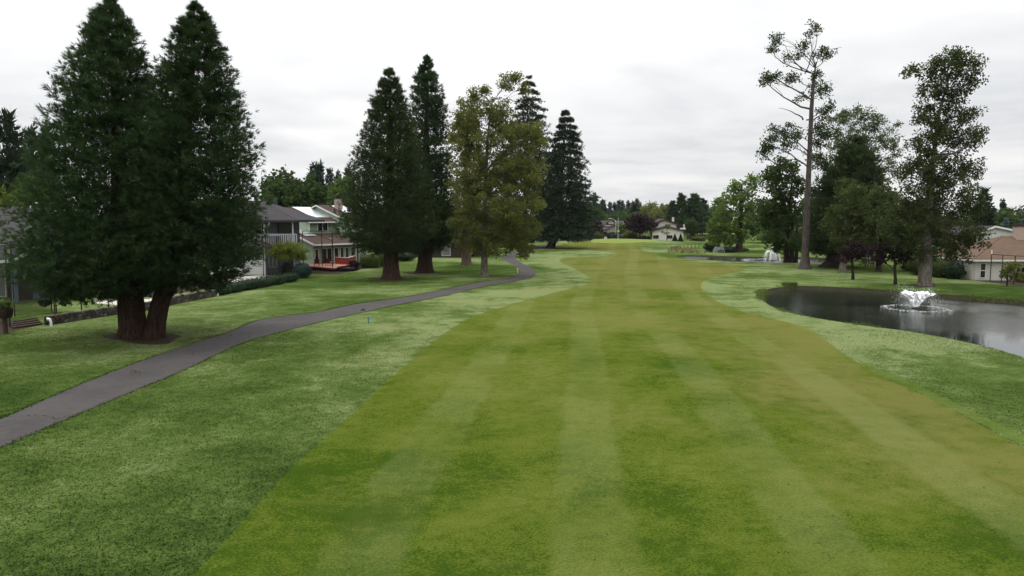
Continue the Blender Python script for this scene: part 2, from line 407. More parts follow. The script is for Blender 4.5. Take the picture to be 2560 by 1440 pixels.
M['darkred'] = plain('dark_red_wood', (0.075, 0.022, 0.018), 0.7, 0.2, 2)
M['black'] = plain('black_metal', (0.012, 0.012, 0.012), 0.5, 0.2, 6, metal=0.3)
M['darkwood'] = plain('weathered_wood', (0.050, 0.037, 0.027), 0.85, 0.35, 4)
M['postwood'] = plain('post_wood', (0.060, 0.040, 0.028), 0.85, 0.3, 4)
M['galv'] = plain('galvanised_steel', (0.46, 0.46, 0.43), 0.5, 0.1, 3, metal=0.3)
M['pvc'] = plain('white_plastic', (0.70, 0.71, 0.68), 0.4, 0.06, 5)
M['blue'] = plain('blue_stake_paint', (0.015, 0.13, 0.24), 0.5, 0.1, 5)
M['cloth'] = plain('cream_canvas', (0.46, 0.41, 0.34), 0.8, 0.12, 3)
M['cushion'] = plain('patterned_cushion', (0.40, 0.34, 0.27), 0.85, 0.45, 9)
M['feather'] = plain('brown_feathers', (0.035, 0.024, 0.016), 0.7, 0.3, 20)
M['tyre'] = plain('tyre_rubber', (0.012, 0.012, 0.012), 0.8, 0.1, 6)
M['carpaint'] = plain('white_car_paint', (0.72, 0.73, 0.74), 0.18, 0.02, 3, bump=0)
M['amber'] = plain('lantern_glass', (0.60, 0.48, 0.32), 0.3, 0.05, 3, bump=0)
def glassy(name, c, rough=0.06):
    m = NT(name); m.col(c); m.set(Roughness=rough); m.b.inputs['Specular IOR Level'].default_value = 0.6; return m.m
M['glass'] = glassy('window_glass', (0.012, 0.016, 0.017))
M['glassgrey'] = glassy('curtained_glass', (0.16, 0.17, 0.17))
M['solar'] = plain('solar_glass', (0.62, 0.64, 0.67), 0.3, 0.08, 2, metal=0.75, bump=0)
M['lamp'] = plain('white_globe', (0.75, 0.75, 0.72), 0.3, 0.03, 3, bump=0)
def brickmat():
    m = NT('chimney_brick'); br = m.n('ShaderNodeTexBrick'); m.l(m.tc.outputs['Object'], br.inputs['Vector'])
    mp = m.n('ShaderNodeMapping'); mp.inputs['Rotation'].default_value = (R(90), 0, 0); m.l(m.tc.outputs['Object'], mp.inputs[0]); m.l(mp.outputs[0], br.inputs['Vector'])
    br.inputs['Scale'].default_value = 1; br.inputs['Brick Width'].default_value = 0.23; br.inputs['Row Height'].default_value = 0.09; br.inputs['Mortar Size'].default_value = 0.012
    br.inputs['Color1'].default_value = (0.34, 0.26, 0.22, 1); br.inputs['Color2'].default_value = (0.20, 0.14, 0.12, 1); br.inputs['Mortar'].default_value = (0.42, 0.39, 0.35, 1)
    m.col(br.outputs[0]); m.set(Roughness=0.9); m.b.inputs['Specular IOR Level'].default_value = 0.1; return m.m
M['brick'] = brickmat()
M['chimney_tan'] = plain('painted_chimney_brick', (0.36, 0.28, 0.23), 0.85, 0.15, 5)
STONES = [plain('field_stone_%s' % n, c, 0.9, 0.35, 5, bump=0.5) for n, c in (('grey', (0.085, 0.08, 0.07)), ('brown', (0.065, 0.052, 0.04)), ('dark', (0.038, 0.035, 0.031)))]
def netmat():
    m = NT('golf_netting'); m.col((0.008, 0.007, 0.006)); m.set(Roughness=0.9)
    tr = m.n('ShaderNodeBsdfTransparent'); ms = m.n('ShaderNodeMixShader'); ms.inputs[0].default_value = 0.52
    m.l(tr.outputs[0], ms.inputs[1]); m.l(m.b.outputs[0], ms.inputs[2]); m.l(ms.outputs[0], m.out.inputs[0]); return m.m
M['net'] = netmat()
M['rail'] = plain('pale_grey_paint', (0.34, 0.34, 0.36), 0.6, 0.1, 3)
M['foam'] = plain('pond_foam', (0.50, 0.52, 0.52), 0.7, 0.1, 3, bump=0)
M['bark_ash'] = bark('ash_bark', (0.030, 0.025, 0.021), (0.105, 0.090, 0.076), (5, 5, 0.8), 0.9)
# ------------------------------------------------------------------ ground, water, path, fairway
def px2w(lst): return np.array([P0(u, v).xy[:] for u, v in lst])
def smooth_poly(P, n=2, closed=True):
    for _ in range(n):
        Q = np.roll(P, -1, 0) if closed else P[1:]
        A = P if closed else P[:-1]
        P2 = np.empty((len(A) * 2, 2)); P2[0::2] = A * .75 + Q * .25; P2[1::2] = A * .25 + Q * .75
        P = P2 if closed else np.vstack([P[:1], P2, P[-1:]])
    return P
def resample(P, step):
    out = []
    for a, b in zip(P, np.roll(P, -1, 0)):
        s = step(0.5 * (a + b)) if callable(step) else step
        k = max(1, int(np.linalg.norm(b - a) / s))
        for i in range(k): out.append(a + (b - a) * i / k)
    return np.array(out)
def inside(pts, poly):
    x, y = pts[:, 0], pts[:, 1]; r = np.zeros(len(pts), bool)
    a = poly; b = np.roll(poly, -1, 0)
    for (x0, y0), (x1, y1) in zip(a, b):
        c = (y0 > y) != (y1 > y)
        with np.errstate(divide='ignore', invalid='ignore'):
            r ^= c & (x < (x1 - x0) * (y - y0) / (y1 - y0) + x0)
    return r
def pdist(pts, poly):
    d = np.full(len(pts), 1e9); a = poly; b = np.roll(poly, -1, 0)
    for p, q in zip(a, b):
        e = q - p; L = max(e @ e, 1e-9)
        t = np.clip(((pts - p) @ e) / L, 0, 1)
        d = np.minimum(d, np.linalg.norm(pts - p - t[:, None] * e, axis=1))
    return d

POND1 = smooth_poly(px2w([(1897, 738), (1910, 757), (1960, 779), (2060, 799), (2150, 812), (2300, 832), (2420, 856), (2500, 876), (2600, 905), (2760, 965),
                          (2950, 950), (2950, 830), (2800, 772), (2560, 751), (2400, 738), (2250, 727), (2150, 720), (2050, 715.5), (1990, 714), (1935, 719), (1905, 727)]), 2)
POND2 = smooth_poly(px2w([(1692, 641), (1720, 647), (1800, 652), (1880, 656), (1960, 657.5), (2080, 657), (2150, 653), (2140, 646), (2000, 642), (1900, 642), (1800, 640), (1740, 638), (1700, 638)]), 2)
POND3 = smooth_poly(px2w([(1752, 629), (1790, 632), (1840, 632), (1868, 629), (1840, 626.5), (1790, 626)]), 2)
PONDS = [(POND1, -0.36), (POND2, -0.20), (POND3, -0.15)]
GREEN_C = P0(1550, 606).xy
FAIR = smooth_poly(px2w([(120, 1820), (330, 1600), (520, 1405), (650, 1262), (740, 1160), (860, 1055), (960, 955), (1050, 882), (1100, 842), (1150, 808), (1200, 782), (1260, 763),
    (1330, 745), (1400, 728), (1450, 716), (1474, 707), (1480, 699), (1462, 688), (1430, 670), (1402, 656), (1397, 649), (1420, 643), (1480, 641.5), (1530, 640), (1547, 636.5), (1530, 631),
    (1480, 625), (1410, 618), (1400, 612), (1440, 606), (1470, 601), (1560, 599), (1630, 602), (1640, 607), (1605, 613), (1592, 619), (1618, 630), (1650, 641), (1700, 650), (1800, 659), (1880, 665),
    (1850, 676), (1790, 690), (1762, 702), (1750, 713), (1757, 729), (1790, 752), (1850, 777), (1930, 797), (2000, 812), (2050, 835), (2090, 868), (2140, 902), (2200, 938), (2290, 982),
    (2400, 1042), (2560, 1130), (2800, 1270), (3400, 1640), (3400, 1820)]), 1)
PATH = smooth_poly(px2w([(-260, 1150), (-120, 1094), (0, 1045), (120, 995), (240, 945), (370, 897), (490, 855), (555, 836), (590, 824), (625, 808), (665, 798), (720, 792), (800, 784), (860, 769), (920, 758),
    (1000, 745), (1100, 725), (1200, 706), (1260, 697), (1294, 688), (1302, 680), (1292, 668), (1268, 655), (1253, 644), (1258, 635), (1290, 627.5), (1322, 622), (1352, 614), (1382, 606),
    (1402, 606), (1370, 616), (1345, 625), (1312, 632), (1290, 639), (1287, 646), (1302, 657), (1326, 670), (1341, 683), (1334, 693), (1290, 704), (1200, 719), (1100, 741), (1000, 763), (900, 787),
    (800, 808), (700, 831), (600, 858), (520, 897), (430, 940), (330, 980), (210, 1030), (100, 1075), (0, 1116), (-120, 1166), (-260, 1228)]), 1)
GREEN = np.array([P0(1552 + 90 * math.cos(a), 605.6 + 6.2 * math.sin(a)).xy[:] for a in np.linspace(0, 2 * math.pi, 40, endpoint=False)])
COLLAR = smooth_poly(px2w([(2128, 886), (2180, 914), (2290, 962), (2420, 1028), (2560, 1098), (2760, 1200), (2760, 1232), (2560, 1122), (2420, 1050), (2290, 980), (2180, 926)]), 1)
ROAD = px2w([(1300, 603.5), (1380, 602.5), (1440, 601), (1500, 598), (1505, 591), (1478, 590), (1440, 596), (1380, 597.5), (1290, 598)])
PATIO = px2w([(545, 724), (600, 712), (720, 694), (726, 687), (650, 686), (520, 700), (490, 716)])
YARDPATH = px2w([(230, 757), (300, 762), (420, 752), (405, 745), (330, 748), (235, 751)])
BEDS = [px2w([(240, 746), (420, 738), (560, 716), (500, 706), (400, 716), (250, 728)]),
        px2w([(10, 836), (118, 812), (60, 800), (-40, 808), (-60, 840)]),
        px2w([(2262, 672), (2330, 684), (2372, 694), (2480, 708), (2620, 724), (2640, 700), (2470, 686), (2380, 672), (2270, 662)]),
        px2w([(690, 690), (760, 682), (845, 684), (905, 672), (965, 666), (955, 655), (880, 652), (760, 655), (690, 668)])]
EARTH = []
for (u, v, ru, rv) in ((362, 846, 92, 15), (560, 846, 60, 5), (980, 697, 46, 6), (1052, 681, 46, 4), (2310, 713, 34, 5), (1377, 621, 18, 2)):
    EARTH.append(np.array([P0(u + ru * math.cos(a) * (1 + .18 * math.sin(3 * a + u)), v + rv * math.sin(a) * (1 + .2 * math.cos(2 * a + v))).xy[:] for a in np.linspace(0, 2 * math.pi, 22, endpoint=False)]))
REEDBED = smooth_poly(px2w([(1664, 628), (1690, 620), (1750, 613), (1770, 618), (1790, 626), (1770, 634), (1735, 640), (1700, 645), (1672, 640)]), 1)

def H(x, y, full=True):
    x = np.atleast_1d(np.asarray(x, float)); y = np.atleast_1d(np.asarray(y, float))
    z = 0.10 * np.sin(x * 0.11 + 0.6) * np.sin(y * 0.075 + 0.4) + 0.05 * np.sin(x * 0.23 + y * 0.19)
    dg = np.hypot((x - GREEN_C[0]) / 17.0, (y - GREEN_C[1]) / 30.0)
    z = z + 0.75 * np.exp(-dg ** 2 * 1.2)
    if full:
        pts = np.stack([x, y], 1)
        for poly, wz in PONDS:
            c = poly.mean(0); rr = np.linalg.norm(poly - c, axis=1).max() + 12
            m = np.linalg.norm(pts - c, axis=1) < rr
            if not m.any(): continue
            d = pdist(pts[m], poly); ins = inside(pts[m], poly)
            zz = z[m]
            flat = np.clip(1 - d / 7.0, 0, 1) ; zz = zz * (1 - flat * flat * (3 - 2 * flat))    # bank top runs level into the pond edge
            zz = np.where(ins, np.maximum(wz - 0.9, zz + (wz - 0.12) * np.clip(d / 0.55, 0, 1) - np.clip(d - 0.55, 0, 3) * 0.25), zz)
            z[m] = zz
    return z
def HZ(x, y): return float(H(x, y)[0])
def G(u, v):
    "ground point under photo pixel"
    p = P0(u, v)
    for _ in range(6): p = P0(u, v, HZ(p.x, p.y))
    return p
def on(x, y, dz=0.0): return Vector((x, y, HZ(x, y) + dz))
def AX(u, Y): return at(u, 600, Y).x

def build_ground():
    rng = np.random.default_rng(3)
    rad = [6.0]
    while rad[-1] < 4200: rad.append(rad[-1] * (1.030 if rad[-1] < 320 else 1.12))
    pts = []
    for i, r in enumerate(rad):
        da = 1.0 if r < 320 else 3.0
        angs = np.arange(-66, 66, da) + (0.5 * da if i % 2 else 0)
        for a in angs: pts.append((r * math.sin(R(a)), r * math.cos(R(a)) - 2.0))
    for r in (6, 14, 40, 120, 500, 4200):                           # coarse ground behind the camera
        for a in np.arange(70, 291, 15): pts.append((r * math.sin(R(a)), r * math.cos(R(a)) - 2.0))
    pts = np.array(pts)
    st = lambda c: max(0.35, 0.012 * np.linalg.norm(c))
    loops = []
    ponds_in = []
    for poly, wz in PONDS:
        loops.append(resample(poly, st))
        c = poly.mean(0)
        P = resample(poly, st)                                      # inner ring, foot of the bank
        nx = np.roll(P, -1, 0) - np.roll(P, 1, 0); nx /= np.linalg.norm(nx, axis=1)[:, None]
        nn = np.stack([-nx[:, 1], nx[:, 0]], 1)
        q = P + nn * 0.3
        if inside(q, poly).mean() < 0.5: nn = -nn
        for off in (0.55, 1.6):
            q = P + nn * off
            keep = inside(q, poly) & (pdist(q, poly) > off * 0.9)
            ponds_in.append(q[keep])
    for poly in [FAIR, PATH, GREEN, COLLAR, ROAD, PATIO, YARDPATH, REEDBED] + BEDS + EARTH: loops.append(resample(poly, st))
    pts = np.vstack([pts] + ponds_in)
    keep = np.ones(len(pts), bool)
    allb = np.vstack(loops)
    verts = [tuple(p) for p in pts]; edges = []
    for L in loops:
        b = len(verts); n = len(L); verts += [tuple(p) for p in L]
        edges += [(b + i, b + (i + 1) % n) for i in range(n)]
    vo, eo, fo, _, _, _ = delaunay_2d_cdt([Vector(v) for v in verts], edges, [], 0, 1e-4)
    V = np.array([v[:] for v in vo]); F = np.array([f for f in fo if len(f) == 3], np.int32)
    a, b, c = V[F[:, 0]], V[F[:, 1]], V[F[:, 2]]
    cr = (b[:, 0] - a[:, 0]) * (c[:, 1] - a[:, 1]) - (b[:, 1] - a[:, 1]) * (c[:, 0] - a[:, 0])
    F = F[np.abs(cr) > 1e-7]; cr = cr[np.abs(cr) > 1e-7]
    F[cr < 0] = F[cr < 0][:, ::-1]
    z = H(V[:, 0], V[:, 1])
    far = np.hypot(V[:, 0], V[:, 1])
    z = z * np.clip((900 - far) / 500, 0, 1)
    V3 = np.column_stack([V, z])
    ctr = V[F].mean(1)
    zone = np.zeros(len(F), int)                                    # 0 = rough
    def put(poly, k):
        zone[inside(ctr, poly)] = k
    put(FAIR, 1); put(COLLAR, 4); put(GREEN, 3); put(PATH, 2); put(ROAD, 5); put(PATIO, 6); put(YARDPATH, 6)
    for p in BEDS: put(p, 7)
    for p in EARTH: zone[inside(ctr, p) & (zone == 0)] = 8
    for p, wz in PONDS: put(p, 9)
    # attributes on every vertex
    stripe_c = np.interp(V[:, 1], [0, 20, 36, 60, 96, 150, 235, 400], [0.9, 2.1, 3.75, 5.6, 10.5, 20, 32, 55])
    stripe = V[:, 0] - stripe_c
    df = pdist(V, FAIR); left = V[:, 0] < np.interp(V[:, 1], [0, 60, 150], [2, 8, 25])
    semi_shade = np.where(left, np.clip(1 - df / 10, 0, 1) * np.clip((V[:, 1] - 20) / 24, 0, 1) * 0.9, np.clip(1 - df / 13, 0, 1) * 0.52)
    dk = np.clip((30 - V[:, 1]) / 18, 0, 1) * (left * 1.0)  # shade painted on the near-left rough as a darker tone
    semi_shade = semi_shade - 0.45 * dk
    dry = np.clip((V[:, 0] - 3) / 12, 0, 1) * 0.75 + np.clip((V[:, 1] - 28) / 60, 0, 1) * 0.2
    inf = inside(V, FAIR)
    semi_shade = np.where(inf, np.clip((V[:, 1] - 32) / 45, -0.42, 0.40), semi_shade)  # grazing sheen painted in: fairway dark close by, paler with distance
    dry = np.where(inf, dry, np.where(left, semi_shade * 0.5, 0.1))  # on the left rough this also carries the painted near-left shade
    names = ['lawn', 'fairway', 'cart_path', 'putting_green', 'mown_collar', 'road', 'paving', 'garden_bed', 'bare_earth', 'pond_bank']
    mats = ['rough', 'fairway', 'asphalt', 'green', 'collar', 'road', 'concrete', 'mulch', 'earth', 'bank']
    labs = ['rough green lawn reaching from the houses to the horizon', 'wide mown fairway with pale and dark stripes', 'grey asphalt cart path winding past the sequoias',
            'pale oval putting green at the far end of the fairway', 'darker mown strip along the right edge of the fairway', 'grey road behind the fir trees where the white sedan stands',
            'pale concrete paving behind the clipped hedge row', 'dark mulched garden beds beside the houses', 'bare brown earth around the tree feet', 'dark soil bank and bed of the ponds']
    for k, nm in enumerate(names):
        sel = F[zone == k]
        if not len(sel): continue
        used, inv = np.unique(sel, return_inverse=True)
        me = np_mesh(nm, V3[used], inv.reshape(-1, 3), M[mats[k]], smooth=True, attrs={'stripe': stripe[used], 'semi_shade': semi_shade[used], 'dry': dry[used]})
        tag(link(nm, me), labs[k], kind='structure')
build_ground()

FOUNT1 = P0(2290, 771, -0.36); FOUNT2 = P0(1930, 651, -0.20); FOUNT3 = P0(1797, 630, -0.15)
for poly, wz, lab, fc in ((POND1, -0.36, 'dark near pond with rippled sky reflections', FOUNT1), (POND2, -0.20, 'narrow far pond behind the fairway', FOUNT2), (POND3, -0.15, 'small far pool below the low white fountain', FOUNT3)):
    L = resample(poly, 1.5)
    g = []
    lo, hi = poly.min(0), poly.max(0)
    for x in np.arange(lo[0], hi[0], 1.5):
        for y in np.arange(lo[1], hi[1], 1.5): g.append((x, y))
    g = np.array(g); g = g[inside(g, poly)]
    verts = [Vector(p) for p in L] + [Vector(p) for p in g]
    vo, eo, fo, *_ = delaunay_2d_cdt(verts, [(i, (i + 1) % len(L)) for i in range(len(L))], [], 1, 1e-4)
    V = np.array([v[:] for v in vo]); F = np.array([f for f in fo if len(f) == 3])
    a, b, c = V[F[:, 0]], V[F[:, 1]], V[F[:, 2]]
    cr = (b[:, 0] - a[:, 0]) * (c[:, 1] - a[:, 1]) - (b[:, 1] - a[:, 1]) * (c[:, 0] - a[:, 0]); F[cr < 0] = F[cr < 0][:, ::-1]
    rip = np.exp(-np.hypot(V[:, 0] - fc.x, V[:, 1] - fc.y) / 9.0) * 1.1 + np.clip((V[:, 0] - 28) / 22, 0, 0.5)
    me = np_mesh('pond_water', np.column_stack([V, np.full(len(V), wz)]), F, M['water'], smooth=True, attrs={'ripple': rip})
    tag(link('pond_water', me), lab, kind='structure')
# ------------------------------------------------------------------ vegetation builders
def nrm(a): return a / np.maximum(np.linalg.norm(a, axis=1), 1e-9)[:, None]
def diamonds(P, D, L, Wd, rng, mid=0.45):
    n = len(P); D = nrm(D)
    S = nrm(np.cross(D, rng.normal(size=(n, 3)))) * np.asarray(Wd).reshape(-1, 1)
    L = np.asarray(L).reshape(-1, 1)
    V = np.empty((n, 4, 3)); V[:, 0] = P; V[:, 1] = P + D * L * mid + S; V[:, 2] = P + D * L; V[:, 3] = P + D * L * mid - S
    return V.reshape(-1, 3), np.arange(n * 4).reshape(n, 4)
def merge_quads(lst):
    Vs, Fs, Rs, Ms = [], [], [], []; b = 0
    for V, F, r, m in lst:
        Vs.append(V); Fs.append(F + b); Rs.append(np.broadcast_to(r, (len(V),)) if np.ndim(r) == 0 else r); Ms.append(np.full(len(F), m)); b += len(V)
    return np.vstack(Vs), np.vstack(Fs), np.concatenate(Rs), np.concatenate(Ms)

def tufts(P, D, L, Wd, k, spread, rng, r0=None):
    "k blades fanning from each point"
    n = len(P)
    PP = np.repeat(P, k, 0); DD = nrm(np.repeat(nrm(D), k, 0) + rng.normal(size=(n * k, 3)) * spread)
    LL = np.repeat(np.broadcast_to(L, (n,)), k) * rng.uniform(0.6, 1.15, n * k)
    V, F = diamonds(PP, DD, LL, np.broadcast_to(Wd, (n * k,)) * rng.uniform(.7, 1.2, n * k), rng)
    base = rng.uniform(0, 1, n) if r0 is None else r0
    r = np.clip(np.repeat(base, k) * 0.75 + rng.uniform(0, .25, n * k), 0, 1)
    return V, F, np.repeat(r, 4)

def conifer_crown(rng, z0, z1, prof, nb, per, blade, width, k=6, droop=0.1, curl=0.25, scat=0.14, spread=0.55, s0=0.3, up=0.35, whorl=0, cx=None, tip_open=0.0, lenvar=(0.78, 1.08), clump=True):
    """prof: function t(0 base..1 apex) -> radius; cx: t -> (x, y) axis offset"""
    tt = np.linspace(0, 1, 200); rr = np.array([prof(t) for t in tt])
    w = (rr + 0.12 * rr.max()); cdf = np.cumsum(w) / w.sum()
    t = np.interp(rng.uniform(0, 1, nb), cdf, tt)
    if whorl: t = np.clip((np.floor(t * whorl) + rng.normal(0, .10, nb) + 0.5) / whorl, 0, 1)
    az = rng.uniform(0, 2 * math.pi, nb)
    ln = np.interp(t, tt, rr) * rng.uniform(*lenvar, nb)
    lump = np.zeros(nb)                                             # uneven outline: boughs that reach out or fall short together
    for _ in range(46):
        a0, t0, s_ = rng.uniform(0, 2 * math.pi), rng.uniform(0, 1), rng.normal(0, 1)
        da = np.abs((az - a0 + math.pi) % (2 * math.pi) - math.pi); lump += s_ * np.exp(-(da / .45) ** 2 - ((t - t0) / .06) ** 2)
    ln = ln * np.clip(1 + .06 * lump, .75, 1.2)
    n = nb * per
    bi = np.repeat(np.arange(nb), per)
    s = s0 + (1 - s0) * rng.uniform(0, 1, n) ** 0.75
    tb, lb, ab = t[bi], ln[bi], az[bi]
    rad = np.stack([np.cos(ab), np.sin(ab), np.zeros(n)], 1)
    ax = np.array([cx(q) for q in t])[bi] if cx is not None else np.zeros((n, 2))
    z = z0 + (z1 - z0) * tb + lb * (-droop * s + curl * s * s)
    sg = scat * (lb + 0.25)[:, None] * (0.45 + 0.75 * (1 - s))[:, None]
    P = rad * (lb * s)[:, None] + rng.normal(size=(n, 3)) * sg
    P[:, 2] = P[:, 2] * 0.75 + z; P[:, :2] += ax
    P[:, 2] = np.maximum(P[:, 2], z0 - 0.03 * (z1 - z0) * rng.uniform(0, 1, n))
    D = rad * 0.8 + np.array([0, 0, 1.0]) * (up + 0.5 * tb)[:, None] + rng.normal(size=(n, 3)) * 0.35
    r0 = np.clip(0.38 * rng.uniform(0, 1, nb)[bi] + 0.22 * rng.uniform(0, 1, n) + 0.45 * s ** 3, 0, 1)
    return tufts(P, D, blade * rng.uniform(.75, 1.2, n), width, k, spread, rng, r0)

def tube_np(pts, rad, n=8, rng=None, rough=0.0, flute=0.0, nf=7):
    pts = np.asarray(pts, float); m = len(pts)
    V = np.empty((m, n, 3)); a = np.linspace(0, 2 * math.pi, n, endpoint=False)
    for i in range(m):
        d = pts[min(i + 1, m - 1)] - pts[max(i - 1, 0)]; d /= max(np.linalg.norm(d), 1e-9)
        ref = np.array([0, 1.0, 0]) if abs(d[1]) < .9 else np.array([1.0, 0, 0])
        s = np.cross(ref, d); s /= np.linalg.norm(s); t = np.cross(d, s)
        rr = rad[i] * (1 + flute * np.abs(np.sin(a * nf / 2 + i * .07)) - flute * .4)
        if rough and rng is not None:
            if i == 0: ridge = rng.normal(0, 1, n)
            ridge = .88 * ridge + .47 * rng.normal(0, 1, n); rr = rr * (1 + rough * np.clip(ridge, -2, 2))
        V[i] = pts[i] + (np.cos(a)[:, None] * s + np.sin(a)[:, None] * t) * rr[:, None]
    F = []
    for i in range(m - 1):
        for k in range(n): F.append((i * n + k, i * n + (k + 1) % n, (i + 1) * n + (k + 1) % n, (i + 1) * n + k))
    return V.reshape(-1, 3), np.array(F)

def trunk_obj(parent, pts, rad, mat, rng, n=18, flute=0.12, name='trunk', nf=7):
    pts = np.asarray(pts, float); q = np.linspace(0, 1, len(pts)); qq = np.linspace(0, 1, max(14, len(pts) * 5))
    P = np.stack([np.interp(qq, q, pts[:, i]) for i in range(3)], 1); Rr = np.interp(qq, q, rad)
    V, F = tube_np(P, Rr, int(n * 1.5), rng, 0.028, flute * .5, nf)
    return link(name, np_mesh(name, V, F, mat, smooth=True), parent)

def sequoia_trunk(parent, h, r, mat, rng, lean=(0, 0), flare=1.55, top=0.92, r_at=None):
    zs = np.array([-0.35, 0.0, 0.25, 0.7, 1.4, 2.6, 5, h * .45, h * .7, h * top]); fl = np.interp(zs, [-.4, 0, .25, .7, 1.4, 2.6, 5, h * top], [flare * 1.1, flare, flare * .86, 1.18, 1.05, .97, .86, .10])
    P = np.stack([lean[0] * zs / h, lean[1] * zs / h, zs], 1)
    return trunk_obj(parent, P, r * fl, mat, rng, 26, 0.13, nf=11)

def limb_paths(p0, p1, rng, n=5, sag=0.08):
    p0, p1 = np.asarray(p0, float), np.asarray(p1, float); L = np.linalg.norm(p1 - p0); t = np.linspace(0, 1, n)[:, None]
    mid = rng.normal(size=3) * sag * L
    return p0 + (p1 - p0) * t + mid * (4 * t * (1 - t)) * np.array([1, 1, .6]) + rng.normal(size=(n, 3)) * 0.015 * L * (t > 0) * (t < 1)

def deciduous(name, label, cat, base, Y, trunk, lobes, leafmat, barkmat, rng, leaf=0.26, lw=0.10, per=34, cr=0.55, twigs=0.6, group=None, fl=0.10, limb_r=0.35, flat=0.8, hang=0.0):
    """trunk: [(dx, dy, z, r)], lobes: [(u, v, ru, rv, dy, clumps)] in photo pixels at depth Y (dy metres deeper)"""
    root = thing(name, label, cat, base, group=group)
    T = np.array(trunk, float)
    trunk_obj(root, T[:, :3], T[:, 3], barkmat, rng, 16, fl)
    wood = []; LP = []; LD = []
    for (u, v, ru, rv, dy, nc) in lobes:
        c = at(u, v, Y + dy) - Vector(base); c = np.array(c[:]); m = mpp(Y + dy); rx, rz = ru * m, rv * m; ry = 0.5 * (rx + min(rx, rz))
        # limb from the trunk to the lobe
        zt = np.clip(c[2] - 0.55 * math.hypot(c[0], c[1]) - 0.3 * rz, T[:, 2].max() * 0.28, T[:, 2].max() * 0.97)
        p0 = np.array([np.interp(zt, T[:, 2], T[:, 0]), np.interp(zt, T[:, 2], T[:, 1]), zt]); r0 = np.interp(zt, T[:, 2], T[:, 3])
        pl = limb_paths(p0, c, rng, 6); Ll = np.linalg.norm(c - p0)
        rl = min(r0 * 0.7, limb_r * (0.05 + 0.055 * Ll))
        wood.append(tube_np(pl, np.linspace(rl, rl * .3, 6), 6))
        d = nrm(rng.normal(size=(nc, 3))) * (rng.uniform(0, 1, nc) ** 0.42)[:, None]
        Q = c + d * np.array([rx, ry, rz]); LP.append(Q); LD.append(d)
        for q in Q[: int(nc * twigs)]:
            k = rng.integers(2, 6); a = pl[k]
            pp = limb_paths(a, q, rng, 4, 0.10); wood.append(tube_np(pp, np.linspace(max(.018, rl * .28), .012, 4), 3))
    wl_ = [(V, F, 0.0, 0) for V, F in wood]
    V, F, r, mi = merge_quads(wl_)
    link('limbs', np_mesh('limbs', V, F, barkmat, smooth=True), root)
    Q = np.vstack(LP); D = np.vstack(LD); n = len(Q)
    cl = np.repeat(np.arange(n), per)
    off = nrm(rng.normal(size=(n * per, 3))) * (rng.uniform(0, 1, n * per) ** .5)[:, None] * cr * np.array([1, 1, flat])
    P = Q[cl] + off * np.repeat(rng.uniform(.6, 1.3, n), per)[:, None]
    DD = off / cr * 0.5 + rng.normal(size=P.shape) * .55 + np.array([0, 0, -hang - 0.15])
    V, F = diamonds(P, DD, leaf * rng.uniform(.6, 1.25, len(P)), lw * rng.uniform(.7, 1.3, len(P)), rng)
    rr = np.clip(np.repeat(rng.uniform(0, 1, n), per) * .6 + rng.uniform(0, .4, len(P)), 0, 1)
    c = link('crown', np_mesh('crown', V, F, leafmat, rnd=np.repeat(rr, 4)), root)
    return root

def shrub_mesh(name, radii, leafmat, rng, n=700, leaf=0.12, lw=0.05, box=0.0, core=None, lump=0.12):
    "ellipsoid or rounded box of leaves over a dark core, base at z=0"
    rx, ry, rz = radii
    d = nrm(rng.normal(size=(n, 3)))
    if box:
        e = 2.0 + box * 6; s = (np.abs(d) ** e).sum(1) ** (-1 / e); d = d * s[:, None]
    k = np.array([math.sin(3.1 * x + 1.7 * y) + math.sin(2.3 * y + 2.9 * z) for x, y, z in d * 2.2]) * lump * .5
    P = d * (0.93 + k + rng.normal(0, .04, n))[:, None] * np.array([rx, ry, rz]); P[:, 2] += rz
    P[:, 2] = np.maximum(P[:, 2], 0.02)
    V, F = diamonds(P, d + rng.normal(size=(n, 3)) * .8, leaf * rng.uniform(.6, 1.3, n), lw * rng.uniform(.7, 1.3, n), rng)
    b = MB(); m = 10; V2 = []; F2 = []
    nu, nv = 14, 8
    for i in range(nv + 1):
        for j in range(nu):
            th = math.pi * i / nv; ph = 2 * math.pi * j / nu
            q = np.array([math.sin(th) * math.cos(ph), math.sin(th) * math.sin(ph), math.cos(th)])
            if box:
                e = 2.0 + box * 6; q = q * (np.abs(q) ** e).sum() ** (-1 / e)
            V2.append((q[0] * rx * .88, q[1] * ry * .88, max(0.0, rz + q[2] * rz * .88)))
    for i in range(nv):
        for j in range(nu): F2.append((i * nu + j, (i + 1) * nu + j, (i + 1) * nu + (j + 1) % nu, i * nu + (j + 1) % nu))
    V, F, r, mi = merge_quads([(V, F, np.repeat(rng.uniform(0, 1, n), 4), 0), (np.array(V2), np.array(F2), 0.1, 0)])
    return np_mesh(name, V, F, leafmat, rnd=r)
def shrub(name, label, cat, u, v, wpx, hpx, leafmat, rng, Y=None, depth=None, group=None, box=0.0, n=700, leaf=0.13, lw=0.055, rz=0.0, lump=0.12):
    "bush whose foot centre shows at pixel (u, v); width / height in photo pixels"
    p = G(u, v) if Y is None else on(AX(u, Y), Y)
    m = mpp(p.y); rx = wpx * m / 2; hz = hpx * m / 2
    me = shrub_mesh(name, (rx, depth / 2 if depth else rx, hz), leafmat, rng, n, leaf, lw, box, lump=lump)
    o = link(name, me); o.location = p - Vector((0, 0, .05)); o.rotation_euler[2] = rz
    return tag(o, label, cat, group)

